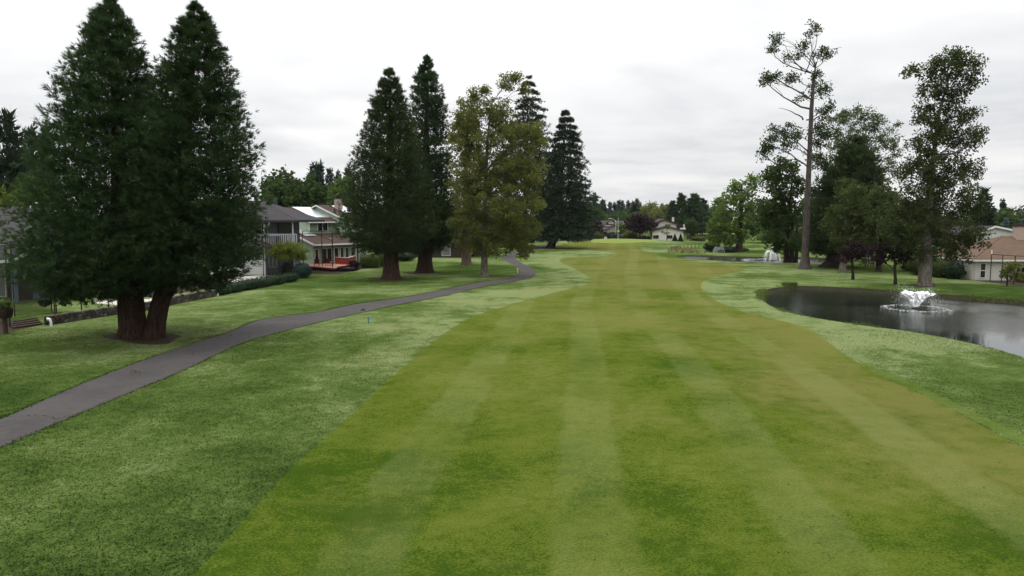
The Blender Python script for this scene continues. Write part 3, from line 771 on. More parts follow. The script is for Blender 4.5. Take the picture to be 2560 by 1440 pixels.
# ---- prototypes for distant trees (unit height), one mesh each: trunk + foliage
def unit_conifer(nm, seed, nb, per, rmax, mat, whorl=0, droop=.25, curl=.1, blade=.075, width=.011, power=0.85, k=4, up=.1, s0=.3):
    rng = np.random.default_rng(seed)
    V, F, r = conifer_crown(rng, 0.07, 1.0, lambda t: rmax * (1 - t) ** power * min(1, .35 + t * 6) + .006, nb, per, blade, width, k, droop, curl, .13, .5, s0, up, whorl, lenvar=(.6, 1.15))
    Vt, Ft = tube_np([(0, 0, -.03), (0, 0, .1), (0, 0, .6), (0, 0, .97)], [.022, .017, .01, .002], 6)
    V, F, r, mi = merge_quads([(V, F, r, 0), (Vt, Ft, 0.0, 1)])
    return np_mesh(nm, V, F, [mat, M['bark_dark']], mi, r)
def unit_round(nm, seed, mat, nc=130, per=26, rx=.34, zc=.58, rz=.42, leaf=.055, lw=.022, cr=.085, dome=1.0):
    rng = np.random.default_rng(seed)
    d = nrm(rng.normal(size=(nc, 3))) * (rng.uniform(0, 1, nc) ** .35)[:, None]
    Q = d * np.array([rx, rx, rz]) + np.array([0, 0, zc])
    lo = Q[:, 2] < zc; Q[lo, :2] *= 1.0
    sh = 1 + .22 * np.sin(5 * np.arctan2(d[:, 1], d[:, 0]) + seed) ; Q[:, :2] *= sh[:, None]
    P = np.repeat(Q, per, 0) + nrm(rng.normal(size=(nc * per, 3))) * (rng.uniform(0, 1, nc * per) ** .5)[:, None] * cr
    V, F = diamonds(P, rng.normal(size=P.shape) + np.array([0, 0, -.2]), leaf * rng.uniform(.6, 1.25, len(P)), lw * rng.uniform(.7, 1.3, len(P)), rng)
    rr = np.clip(np.repeat(rng.uniform(0, 1, nc), per) * .6 + rng.uniform(0, .4, len(P)), 0, 1)
    parts = [(V, F, np.repeat(rr, 4), 0)]
    Vt, Ft = tube_np([(0, 0, -.03), (0, 0, .2), (.01, 0, .5), (0, 0, .8)], [.028, .02, .014, .004], 6); parts.append((Vt, Ft, 0., 1))
    for q in Q[:26]:
        Vt, Ft = tube_np(limb_paths((0, 0, rng.uniform(.2, .5)), q, rng, 4), np.linspace(.008, .002, 4), 3); parts.append((Vt, Ft, 0., 1))
    V, F, r, mi = merge_quads(parts)
    return np_mesh(nm, V, F, [mat, M['bark_dark']], mi, r)
UNITS = {}
for i in range(3): UNITS['fir%d' % i] = unit_conifer('distant_fir', 40 + i, 150, 8, .17 + .02 * i, M['fir'], whorl=26 - 3 * i, droop=.35, curl=.12)
for i in range(2): UNITS['seq%d' % i] = unit_conifer('distant_sequoia', 50 + i, 230, 8, .17 + .02 * i, M['sequoia'], droop=.05, curl=.3, power=.75, up=.5, s0=.45)
UNITS['round0'] = unit_round('distant_broadleaf', 61, M['leaf'])
UNITS['round1'] = unit_round('distant_broadleaf', 62, M['leaf'], rx=.40, zc=.56)
UNITS['column'] = unit_round('distant_columnar', 63, M['leaf'], rx=.20, zc=.52, rz=.48, nc=150)
UNITS['plum0'] = unit_round('distant_plum', 64, M['plum'], rx=.46, zc=.58, rz=.40, nc=150)
def stand(name, label, cat, unit, u, v, Y, wpx, mat=None, group=None, rz=None, seed=0):
    "distant tree whose top shows at pixel (u, v) at depth Y"
    t = at(u, v, Y); z0 = HZ(t.x, Y); h = t.z - z0
    o = link(name, UNITS[unit]); o.location = (t.x, Y, z0)
    rx0 = {'fir0': .17, 'fir1': .19, 'fir2': .21, 'seq0': .17, 'seq1': .19, 'round0': .38, 'round1': .44, 'column': .23, 'plum0': .50}[unit]
    sx = wpx * mpp(Y) / 2 / rx0
    o.scale = (sx, sx, h); o.rotation_euler[2] = (u * 0.37 + v) % 6.28 if rz is None else rz
    if mat is not None:
        o.material_slots[0].link = 'OBJECT'; o.material_slots[0].material = M[mat]
    return tag(o, label, cat, group)
# ------------------------------------------------------------------ the trees one looks at
def interp_prof(pairs):
    a = np.array(pairs, float)
    return lambda t: float(np.interp(t, a[:, 0], a[:, 1]))

# twin-trunk giant sequoia on the left
rng = np.random.default_rng(11)
b = G(352, 842); Yb = b.y; m = mpp(Yb)
root = thing('giant_sequoia', 'huge dark twin-trunk sequoia beside the cart path at left', 'tree', b)
# trunks (left upright, right leaning outward), fused at the foot
hL = at(278, 4, Yb).z; hR = at(489, 16, Yb).z
zs = np.array([-.4, 0, .3, .8, 1.3, 1.8, 2.4, 3.2, 4.5, 6, 8, 13, hL * .9])
xl = np.interp(zs, [-.4, 0, 3, 6, hL], [-.42, -.42, -.50, -.8, at(278, 4, Yb).x - b.x])
trunk_obj(root, np.stack([xl, 0 * zs, zs], 1), np.interp(zs, [-.4, 0, .3, .8, 1.6, 3, 6, hL], [1.05, .90, .80, .74, .69, .64, .54, .05]), M['bark_red'], rng, 30, .12, nf=13)
xr = np.interp(zs, [-.4, 0, 1, 2.3, 3.4, 6, 10, hR], [.84, .84, 1.02, 1.36, 2.0, 2.7, 3.05, at(489, 16, Yb).x - b.x])
trunk_obj(root, np.stack([xr, 0 * zs - .1, np.minimum(zs, hR * .9)], 1), np.interp(zs, [-.4, 0, .3, .8, 1.6, 3, 6, hR], [.76, .64, .57, .53, .50, .48, .42, .05]), M['bark_red'], rng, 30, .12, nf=13)
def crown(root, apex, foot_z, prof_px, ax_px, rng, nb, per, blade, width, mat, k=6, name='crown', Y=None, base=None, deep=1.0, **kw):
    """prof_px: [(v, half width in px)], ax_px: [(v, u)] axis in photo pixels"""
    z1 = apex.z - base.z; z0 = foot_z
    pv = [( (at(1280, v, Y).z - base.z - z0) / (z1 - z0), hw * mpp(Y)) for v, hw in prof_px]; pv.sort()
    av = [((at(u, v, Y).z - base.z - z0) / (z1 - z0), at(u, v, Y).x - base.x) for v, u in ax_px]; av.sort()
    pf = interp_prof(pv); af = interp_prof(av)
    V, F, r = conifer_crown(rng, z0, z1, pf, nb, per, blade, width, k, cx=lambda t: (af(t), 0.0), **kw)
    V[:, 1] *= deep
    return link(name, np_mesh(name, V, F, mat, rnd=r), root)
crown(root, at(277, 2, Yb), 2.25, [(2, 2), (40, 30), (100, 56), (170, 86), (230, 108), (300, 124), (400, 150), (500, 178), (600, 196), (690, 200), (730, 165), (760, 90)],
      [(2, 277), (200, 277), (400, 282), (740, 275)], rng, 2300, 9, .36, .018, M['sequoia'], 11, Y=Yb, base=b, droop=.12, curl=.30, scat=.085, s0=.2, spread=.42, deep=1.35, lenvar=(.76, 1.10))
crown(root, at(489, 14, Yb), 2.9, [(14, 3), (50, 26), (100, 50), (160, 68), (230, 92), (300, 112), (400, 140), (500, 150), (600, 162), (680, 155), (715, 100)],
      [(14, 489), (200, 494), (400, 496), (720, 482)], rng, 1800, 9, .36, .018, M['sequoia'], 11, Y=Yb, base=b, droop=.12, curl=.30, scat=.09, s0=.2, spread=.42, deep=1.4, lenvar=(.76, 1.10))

# the pair of sequoias in the middle
for (u, v, apex, prof, axp, nb, tr, lab, mat, sd) in (
    (978, 697, (974, 174), [(174, 3), (205, 22), (260, 42), (330, 62), (400, 84), (470, 108), (540, 124), (600, 124), (625, 80)], [(174, 974), (400, 972), (620, 968)], 900, .82,
     'broad dark sequoia with reddish trunk in front of the clipped hedge', 'sequoia2', 21),
    (1062, 681, (1068, 144), [(144, 3), (180, 20), (220, 36), (300, 50), (400, 62), (500, 78), (570, 88), (630, 60)], [(144, 1068), (400, 1066), (630, 1062)], 800, .88,
     'tall narrow sequoia, highest of the middle group', 'sequoia', 22)):
    rng = np.random.default_rng(sd); b = G(u, v); root = thing('sequoia', lab, 'tree', b)
    ap = at(apex[0], apex[1], b.y); h = ap.z - b.z
    sequoia_trunk(root, h, tr, M['bark_red'], rng, (ap.x - b.x, 0))
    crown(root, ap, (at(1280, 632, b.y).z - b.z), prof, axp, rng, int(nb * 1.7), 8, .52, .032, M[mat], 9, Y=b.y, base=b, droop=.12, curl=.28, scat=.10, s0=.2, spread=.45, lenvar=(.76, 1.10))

# olive broadleaf trees beside the path
rng = np.random.default_rng(31); b = G(1211, 691); Y = b.y; m = mpp(Y)
deciduous('broadleaf_tree', 'olive-brown leafy tree with pale grey trunk beside the path bend', 'tree', b, Y,
    [(0, 0, -.3, .62), (0, 0, 0, .55), (0, 0, .5, .42), (0, 0, 3, .36), (.1, 0, 7, .30), (.2, 0, 12, .22), (.5, 0, 17, .13), (1.0, 0, 21, .05)],
    [(1225, 600, 75, 40, 0, 60), (1280, 575, 70, 48, 1, 70), (1170, 545, 50, 60, -1, 60), (1240, 520, 85, 60, -1.5, 90), (1320, 500, 48, 55, 0, 50), (1180, 450, 60, 60, 0, 70),
     (1250, 440, 80, 60, 1, 80), (1310, 420, 62, 55, 1, 60), (1160, 360, 45, 60, 0, 45), (1225, 350, 75, 60, 0, 70), (1335, 350, 40, 40, 1, 30), (1170, 290, 36, 40, 0, 28), (1230, 285, 50, 40, 0, 40),
     (1185, 235, 16, 18, 0, 8), (1213, 228, 12, 14, 0, 6), (1280, 195, 26, 14, 0, 9), (1262, 215, 20, 14, 0, 6), (1310, 215, 14, 14, 0, 5), (1150, 310, 20, 20, 0, 12), (1270, 330, 40, 30, 0, 22), (1306, 618, 26, 22, 0, 20)],
    M['olive'], M['bark_grey'], rng, leaf=.25, lw=.085, per=72, cr=.68)
rng = np.random.default_rng(32); b = G(1166, 662); Y = b.y
deciduous('broadleaf_tree', 'shaded broadleaf tree with thick grey trunk left of the pale-trunked olive tree', 'tree', b, Y,
    [(0, 0, -.3, .95), (0, 0, 0, .85), (0, 0, .6, .70), (0, 0, 4, .62), (0, 0, 9, .45), (0, 0, 15, .25), (0, 0, 21, .06)],
    [(1160, 590, 50, 30, 0, 40), (1165, 540, 55, 50, 0, 60), (1150, 470, 45, 50, 0, 50), (1175, 400, 50, 60, 0, 50), (1165, 330, 40, 50, 0, 35), (1170, 270, 26, 30, 0, 16)],
    M['olive'], M['bark_brown'], rng, leaf=.38, lw=.13, per=28, cr=.75)
rng = np.random.default_rng(33); b = G(1196, 641); Y = b.y
deciduous('shade_tree', 'dark squat tree with wide trunk behind the olive trees', 'tree', b, Y,
    [(0, 0, -.3, 1.4), (0, 0, 0, 1.2), (0, 0, .7, .95), (0, 0, 3, .85), (0, 0, 8, .4), (0, 0, 13, .1)],
    [(1200, 590, 60, 26, 0, 50), (1200, 550, 70, 35, 0, 60), (1230, 520, 60, 40, 1, 50), (1190, 500, 60, 40, 0, 40)],
    M['leafdark'], M['bark_dark'], rng, leaf=.42, lw=.15, per=26, cr=.8)

# two spruces beside the path
for (u, v, apex, prof, axp, nb, tr, lean, lab, sd, wh) in (
    (1310, 617, (1322, 194), [(194, 2), (230, 24), (280, 40), (340, 56), (420, 74), (500, 92), (560, 98), (590, 70)], [(194, 1322), (400, 1318), (600, 1312)], 620, .75, 0,
     'tall layered spruce rising behind the olive tree', 41, 36),
    (1376, 621, (1415, 274), [(274, 2), (300, 14), (340, 30), (400, 48), (450, 60), (520, 66), (570, 72), (600, 58)], [(274, 1415), (400, 1412), (560, 1408), (620, 1395)], 680, .85, 1,
     'dark spruce with leaning trunk, rightmost of the left tree group', 42, 34)):
    rng = np.random.default_rng(sd); b = G(u, v); root = thing('spruce', lab, 'tree', b)
    ap = at(apex[0], apex[1], b.y); h = ap.z - b.z; zs = np.array([-.4, 0, .4, 1.2, 3, 6, 10, 16, h * .95])
    xs = np.interp(zs, [-.4, 0, 6, h], [0, 0, (1.9 if lean else .2), ap.x - b.x])
    trunk_obj(root, np.stack([xs, 0 * zs, zs], 1), np.interp(zs, [-.4, 0, .4, 1.2, 3, 10, h], [tr * 1.5, tr * 1.35, tr * 1.12, tr, tr * .9, tr * .6, .03]), M['bark_dark'], rng, 18, .10)
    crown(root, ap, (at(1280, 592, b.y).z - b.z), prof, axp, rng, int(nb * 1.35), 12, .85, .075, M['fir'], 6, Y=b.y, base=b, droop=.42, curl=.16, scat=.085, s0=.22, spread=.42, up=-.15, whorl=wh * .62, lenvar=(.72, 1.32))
# ------------------------------------------------------------------ trees on the right
rng = np.random.default_rng(51); b = G(2012, 673); Y = b.y
deciduous('cottonwood', 'very tall bare-trunked tree with sparse tufts of leaves at its top', 'tree', b, Y,
    [(0, 0, -.4, 1.25), (0, 0, 0, 1.0), (0, 0, .6, .74), (0, 0, 2, .50), (.0, 0, 8, .42), (.05, 0, 15, .31), (.1, 0, 22, .27), (.25, 0, 26, .16), (.5, 0, 28.3, .07)],
    [(1945, 95, 20, 16, 0, 8), (1930, 125, 14, 8, 0, 5), (1965, 145, 12, 12, 0, 4), (2030, 70, 16, 22, 0, 9), (2010, 110, 16, 14, 0, 6), (2000, 135, 12, 10, 0, 4), (2050, 130, 22, 16, 0, 8), (2075, 135, 14, 10, 0, 4),
     (1930, 190, 26, 16, 0, 12), (1915, 205, 12, 12, 0, 5), (1990, 195, 24, 12, 0, 9), (2040, 195, 18, 18, 0, 7), (2050, 225, 26, 24, 1, 16), (2075, 265, 12, 14, 0, 5), (2005, 240, 14, 14, 0, 4), (2065, 280, 20, 20, 1, 8),
     (1950, 330, 30, 26, 0, 20), (1925, 360, 24, 20, 0, 14), (1905, 385, 16, 18, 0, 7), (1970, 355, 24, 22, 0, 12), (2060, 335, 36, 34, 1.5, 34), (2050, 390, 36, 40, 2, 30), (1990, 330, 16, 22, 0, 8)],
    M['leaf'], M['bark_ash'], rng, leaf=.28, lw=.10, per=40, cr=.72, limb_r=.30)
# dead snag limbs on that trunk belong to it
cw = [o for o in COL.objects if o.name == 'cottonwood'][0]
for (pa, pb_, r) in (((2008, 300), (1946, 270), .12), ((2012, 185), (2045, 55), .08), ((2030, 150), (2105, 118), .06), ((2008, 178), (1960, 110), .09), ((2016, 300), (2060, 280), .10), ((2006, 320), (1960, 312), .07), ((2005, 345), (1930, 350), .09)):
    p0 = at(*pa, Y) - b; p1 = at(*pb_, Y) - b
    P = limb_paths(p0, p1, rng, 7, .07); V, F = tube_np(P, np.linspace(r, .02, 7), 6)
    link('dead_limb', np_mesh('dead_limb', V, F, M['bark_ash'], smooth=True), cw)

# big leafy tree at the pond's far bank
rng = np.random.default_rng(52); b = G(2311, 713); Y = b.y
deciduous('maple', 'tall ragged broadleaf tree standing on the bank behind the near fountain', 'tree', b, Y,
    [(0, 0, -.4, .85), (0, 0, 0, .72), (0, 0, .5, .66), (0, 0, 3, .60), (0, 0, 6, .40), (.2, 0, 13, .22), (.6, 0, 18, .14), (1.6, 0, 22, .05)],
    [(2385, 140, 33.915, 20.336, 0, 17), (2425, 165, 29.925, 25.42, 0, 18), (2345, 160, 33.915, 20.336, 0, 15), (2290, 178, 35.91, 15.252, 0, 10), (2370, 190, 49.875, 30.504, 0, 28), (2430, 200, 25.935, 25.42, 0, 11), (2320, 230, 39.9, 22.878, 0, 17), (2380, 240, 39.9, 30.504, 0, 20),
     (2310, 285, 33.915, 25.42, 0, 18), (2370, 300, 49.875, 38.13, 0, 34), (2430, 285, 25.935, 20.336, 0, 10), (2340, 350, 49.875, 43.214, 0, 39), (2410, 350, 43.89, 33.046, 0, 28), (2450, 330, 17.955, 17.794, 0, 5), (2300, 365, 29.925, 22.878, 0, 13),
     (2310, 420, 45.885, 43.214, 0, 39), (2380, 420, 53.865, 45.756, 0, 44), (2440, 420, 21.945, 22.878, 0, 10), (2275, 420, 23.94, 27.962, 0, 11), (2300, 490, 49.875, 50.84, 0, 47), (2370, 490, 59.85, 55.924, 0, 54), (2430, 500, 35.91, 38.13, 0, 23),
     (2260, 520, 33.915, 38.13, 0, 23), (2300, 560, 59.85, 50.84, 0, 54), (2380, 570, 59.85, 55.924, 0, 51), (2440, 590, 29.925, 33.046, 0, 17), (2250, 590, 39.9, 43.214, 0, 30), (2330, 620, 59.85, 35.588, 0, 37), (2400, 620, 39.9, 35.588, 0, 25), (2230, 560, 29.925, 38.13, 0, 17)],
    M['leafdark'], M['bark_grey'], rng, leaf=.25, lw=.085, per=48, cr=.60, flat=1.0)

# dark conifer and the airy tree behind it
rng = np.random.default_rng(53); b = G(2080, 668); root = thing('dark_cedar', 'dense dark cedar with flared trunk right of the tall bare-trunked tree', 'tree', b)
ap = at(2140, 350, b.y); sequoia_trunk(root, ap.z - b.z, .95, M['bark_dark'], rng, (ap.x - b.x, 0), flare=1.8)
crown(root, ap, at(1280, 634, b.y).z - b.z, [(350, 4), (390, 40), (440, 72), (500, 92), (560, 104), (610, 100), (640, 60)], [(350, 2140), (500, 2128), (640, 2095)], rng, 900, 8, .95, .08, M['sequoia2'], 5,
      Y=b.y, base=b, droop=.16, curl=.24, scat=.11, s0=.22, spread=.5)
rng = np.random.default_rng(54); b = G(2126, 657); Y = b.y
deciduous('locust_tree', 'airy grey-green tree arching above the dark cedar', 'tree', b, Y,
    [(0, 0, -.3, .62), (0, 0, 0, .52), (0, 0, .6, .44), (.1, 0, 6, .36), (.4, 0, 11, .26), (.9, 0, 15, .16), (1.6, 0, 19, .05)],
    [(2110, 300, 40, 24, 0, 26), (2150, 285, 40, 20, 0, 24), (2190, 310, 36, 24, 0, 24), (2225, 345, 26, 24, 0, 16), (2130, 340, 44, 30, 0, 36), (2180, 360, 44, 30, 0, 34), (2090, 360, 30, 34, 0, 22), (2235, 390, 20, 28, 0, 12),
     (2215, 420, 26, 24, 0, 14), (2080, 420, 28, 36, 0, 20), (2240, 440, 16, 22, 0, 8), (2150, 400, 50, 26, 0, 24), (2070, 300, 16, 16, 0, 5), (2245, 310, 10, 12, 0, 3)],
    M['grey_leaf'], M['bark_grey'], rng, leaf=.30, lw=.085, per=46, cr=.75, hang=.25)
# leafy trees left of the tall trunk
rng = np.random.default_rng(55); b = G(1848, 629); Y = b.y
deciduous('magnolia', 'wide bright green tree with low branches behind the far pond', 'tree', b, Y,
    [(0, 0, -.3, 1.3), (0, 0, 0, 1.0), (0, 0, .7, .72), (0, 0, 3, .6), (.1, 0, 8, .4), (.2, 0, 14, .1)],
    [(1850, 480, 44, 30, 0, 40), (1885, 455, 24, 20, 0, 16), (1820, 520, 44, 34, 0, 46), (1880, 520, 46, 40, 0, 50), (1850, 560, 50, 30, 0, 46), (1800, 570, 30, 26, 0, 28), (1780, 590, 20, 14, 0, 12), (1820, 600, 44, 16, 0, 30), (1890, 580, 44, 30, 0, 36), (1790, 545, 14, 12, 0, 6)],
    M['leaflight'], M['bark_dark'], rng, leaf=.55, lw=.2, per=24, cr=.85)
rng = np.random.default_rng(56); b = G(1975, 656); Y = b.y
root = deciduous('alder', 'green broadleaf clump of stems beside the far fountain', 'tree', b, Y,
    [(-.6, 0, -.3, .55), (-.6, 0, 0, .48), (-.6, 0, 1, .42), (-.5, 0, 5, .36), (-.3, 0, 10, .22), (0, 0, 15, .05)],
    [(1960, 420, 34, 30, 0, 34), (1930, 450, 30, 30, 0, 30), (1985, 470, 36, 40, 0, 44), (1940, 510, 40, 36, 0, 46), (1910, 540, 30, 30, 0, 28), (1980, 550, 44, 40, 0, 50), (1935, 580, 40, 30, 0, 36), (1990, 600, 36, 24, 0, 26), (1955, 620, 26, 14, 0, 12)],
    M['leaf'], M['bark_dark'], rng, leaf=.46, lw=.17, per=26, cr=.75)
for dx, r in ((.25, .36), (.95, .30)):
    trunk_obj(root, [(dx, 0, -.3), (dx, 0, 0), (dx + .05, 0, 3), (dx - .2, 0, 8)], [r * 1.2, r, r * .8, .1], M['bark_dark'], rng, 12, .08)
rng = np.random.default_rng(58); b = G(2106, 681); Y = b.y
deciduous('broadleaf_tree', 'dark shaded tree with grey trunk in front of the dark cedar', 'tree', b, Y,
    [(0, 0, -.3, .58), (0, 0, 0, .50), (0, 0, .6, .42), (.1, 0, 3, .36), (.3, 0, 7, .24), (.6, 0, 11, .05)],
    [(2110, 600, 40, 30, 0, 40), (2150, 590, 40, 36, 0, 40), (2130, 540, 50, 40, 0, 50), (2090, 550, 34, 36, 0, 30), (2165, 520, 40, 40, 0, 36), (2125, 480, 40, 36, 0, 34)],
    M['leafdark'], M['bark_grey'], rng, leaf=.36, lw=.13, per=28, cr=.65)
rng = np.random.default_rng(57); b = G(2196, 679); Y = b.y
deciduous('broadleaf_tree', 'shaded broadleaf tree between the dark cedar and the pond-bank maple', 'tree', b, Y,
    [(0, 0, -.3, .5), (0, 0, 0, .44), (0, 0, .5, .36), (0, 0, 3, .32), (0, 0, 7, .22), (0, 0, 12, .05)],
    [(2210, 490, 40, 34, 0, 36), (2240, 540, 44, 36, 0, 44), (2190, 560, 44, 36, 0, 44), (2230, 600, 50, 26, 0, 40), (2175, 600, 36, 26, 0, 28)],
    M['leafdark'], M['bark_dark'], rng, leaf=.42, lw=.15, per=26, cr=.7)
# plum trees
for (u, v, lobes, lab, sd) in ((2132, 699, [(2135, 625, 32, 22, 0, 46), (2110, 640, 20, 16, 0, 18), (2160, 640, 20, 18, 0, 20)], 'small purple-leaved plum tree on the lawn, left of the pair', 61),
                               (2238, 711, [(2225, 625, 50, 24, 0, 66), (2190, 645, 26, 16, 0, 24), (2262, 640, 28, 20, 0, 28)], 'small purple-leaved plum tree on the lawn, right of the pair', 62)):
    rng = np.random.default_rng(sd); b = G(u, v); Y = b.y
    deciduous('plum_tree', lab, 'tree', b, Y, [(0, 0, -.2, .24), (0, 0, 0, .19), (0, 0, .6, .15), (-.1, 0, 1.3, .14), (-.15, 0, 2.0, .12), (-.2, 0, 3.2, .05)], lobes, M['plum'], M['bark_dark'], rng, leaf=.22, lw=.075, per=32, cr=.42, group='purple plum trees on the lawn')
# young tree by the right-hand netting
rng = np.random.default_rng(63); b = G(2517, 716); Y = b.y
deciduous('young_tree', 'young olive-leaved tree in front of the tan-roofed house', 'tree', b, Y, [(0, 0, -.2, .10), (0, 0, 0, .08), (0, 0, 1.2, .06), (0, 0, 2.2, .03)],
          [(2535, 665, 26, 12, 0, 26), (2520, 685, 18, 12, 0, 16), (2550, 690, 20, 12, 0, 16)], M['olive'], M['bark_dark'], rng, leaf=.2, lw=.07, per=26, cr=.3)
# ------------------------------------------------------------------ houses
def wbox(mb, wall, s0, s1, z0, z1, a, b):
    "box on a wall line: s along it, a..b outward"
    p0, p1 = Vector((*wall[0], 0)), Vector((*wall[1], 0)); d = (p1 - p0).normalized(); o = Vector((d.y, -d.x, 0))
    q = [p0 + d * s0 + o * a, p0 + d * s1 + o * a, p0 + d * s1 + o * b, p0 + d * s0 + o * b]
    mb.prism([(v.x, v.y, z0) for v in q], (0, 0, z1 - z0))
def siding(parent, wall, z0, z1, mat, gable=None, h=0.2, name='wall', vertical=False):
    "lap boards over a backing wall; gable = (s_peak, z_peak)"
    p0, p1 = Vector((*wall[0], 0)), Vector((*wall[1], 0)); L = (p1 - p0).length; d = (p1 - p0) / L; o = Vector((d.y, -d.x, 0))
    mb = MB(); zt = gable[1] if gable else z1
    pts = [(0, z0), (L, z0), (L, z1)] + ([(gable[0], gable[1])] if gable else []) + [(0, z1)]
    mb.prism([p0 + d * s + Vector((0, 0, z)) - o * .12 for s, z in pts], o * .12)
    def rng_at(z):
        if z <= z1 or not gable: return 0.0, L
        f = min(1, (z - z1) / (gable[1] - z1)); return gable[0] * f, L - (L - gable[0]) * f
    if vertical:
        s = 0.0
        while s < L - 0.02:
            zz = z1
            if gable: zz = z1 + (gable[1] - z1) * (s / gable[0] if s < gable[0] else (L - s) / (L - gable[0]))
            wbox(mb, wall, s + .01, min(L, s + .05), z0, max(z0 + .1, zz - .03), 0, .03); s += 0.45
    else:
        z = z0
        while z < zt - 0.05:
            zb = min(z + h, zt - .02); a0, a1 = rng_at(z); b0, b1 = rng_at(zb)
            if b1 - b0 > .05:
                A = [p0 + d * a0 + o * .035 + Vector((0, 0, z)), p0 + d * a1 + o * .035 + Vector((0, 0, z)), p0 + d * b1 + o * .008 + Vector((0, 0, zb)), p0 + d * b0 + o * .008 + Vector((0, 0, zb))]
                B = [p0 + d * a0 + Vector((0, 0, z)), p0 + d * a1 + Vector((0, 0, z))]
                mb.add(A + B, [(0, 1, 2, 3), (4, 5, 1, 0)])
            z += h
    return mb.build(name, mat, parent)
def window(parent, wall, s0, s1, z0, z1, n=2, glass='glass', frame='white', name='window', rows=1):
    mb = MB(); f = 0.07
    wbox(mb, wall, s0 - f, s1 + f, z1, z1 + f, .03, .10); wbox(mb, wall, s0 - f, s1 + f, z0 - f, z0, .03, .12)
    wbox(mb, wall, s0 - f, s0, z0, z1, .03, .095); wbox(mb, wall, s1, s1 + f, z0, z1, .03, .095)
    w = (s1 - s0) / n
    for i in range(1, n): wbox(mb, wall, s0 + w * i - .03, s0 + w * i + .03, z0, z1, .03, .09)
    for i in range(1, rows): wbox(mb, wall, s0, s1, z0 + (z1 - z0) * i / rows - .04, z0 + (z1 - z0) * i / rows + .04, .03, .085)
    o = mb.build(name, M[frame], parent)
    for i in range(n):
        for j in range(rows):
            zz = (z1 - z0) / rows
            q = MB(); wbox(q, wall, s0 + w * i + .005, s0 + w * (i + 1) - .005, z0 + zz * j + .005, z0 + zz * (j + 1) - .005, .02, .055); q.build('pane', M[glass], o)
    return o
def slab(mb, q, th=0.16):
    q = [Vector(p) for p in q]; n = (q[1] - q[0]).cross(q[3] - q[0]).normalized()
    if n.z < 0: n = -n
    mb.prism(q, n * th)
def gable_roof(parent, x0, x1, y0, y1, ze, zp, yp, mat, trim='white', over=0.5, ov_x=0.4, gut=True):
    "ridge along local x; eaves at y0 and y1"
    k0 = (zp - ze) / (yp - y0); k1 = (zp - ze) / (y1 - yp)
    a, b = x0 - ov_x, x1 + ov_x
    mb = MB(); E0, E1 = (y0 - over, ze - k0 * over), (y1 + over, ze - k1 * over)
    slab(mb, [(a, E0[0], E0[1]), (b, E0[0], E0[1]), (b, yp, zp), (a, yp, zp)]); slab(mb, [(b, E1[0], E1[1]), (a, E1[0], E1[1]), (a, yp, zp + .003), (b, yp, zp + .003)])
    r = mb.build('roof', M[mat], parent)
    for x, sx in ((a, -1), (b, 1)):                                  # rake boards
        for (ye, zee) in (E0, E1):
            f = MB(); f.prism([(x, ye, zee - .10), (x, yp, zp - .10), (x, yp, zp + .12), (x, ye, zee + .12)], (sx * .05, 0, 0)); f.build('rake_board', M[trim], r)
    if gut:
        for (ye, zee), s in ((E0, -1), (E1, 1)):
            g = MB(); g.box((a - .06, ye, zee - .10), (b + .06, ye + s * .12, zee + .10)); g.build('gutter', M[trim], r)
    return r
def chimney(parent, c, w, z0, z1, mat, cap=True):
    mb = MB(); mb.box((c[0] - w / 2, c[1] - w / 2, z0), (c[0] + w / 2, c[1] + w / 2, z1)); o = mb.build('chimney', M[mat], parent)
    if cap:
        q = MB(); q.box((c[0] - w * .58, c[1] - w * .58, z1), (c[0] + w * .58, c[1] + w * .58, z1 + .09))
        q.box((c[0] - w * .3, c[1] - w * .3, z1 + .09), (c[0] + w * .3, c[1] + w * .3, z1 + .30)); q.box((c[0] - w * .55, c[1] - w * .55, z1 + .36), (c[0] + w * .55, c[1] + w * .55, z1 + .40))
        for sx in (-1, 1): q.box((c[0] + sx * w * .4 - .03, c[1] - .03, z1 + .09), (c[0] + sx * w * .4 + .03, c[1] + .03, z1 + .36))
        q.build('chimney_cap', M['black'], o)
    return o

# --- slate-blue house at the left edge
h1 = thing('blue_house', 'slate-blue house with grey shingle roof at the left edge', 'house', (0, 0, 0))
X1, Y1 = -45.0, 65.6
siding(h1, ((-62, Y1), (X1, Y1)), 0, 5.0, M['bluewall'])
siding(h1, ((X1, Y1), (X1, 81.2)), 0, 5.0, M['bluewall'], gable=(7.8, 7.85), vertical=True)
r = gable_roof(h1, -62, X1, Y1, 81.2, 5.05, 7.95, 73.4, 'roofgrey', over=.7)
mb = MB(); mb.tube([(X1 - 2.2, 73.0, 7.9), (X1 - 2.2, 73.0, 8.25), (X1 - 1.8, 73, 8.45), (X1 - 1.1, 73, 8.48), (X1 - .7, 73, 8.4)], .07, 8); mb.build('roof_vent', M['white'], r)
mb = MB(); mb.box((X1 + .6, 73.2, 7.4), (X1 + 1.3, 73.9, 8.9)); mb.build('chimney', M['chimney_tan'], r)
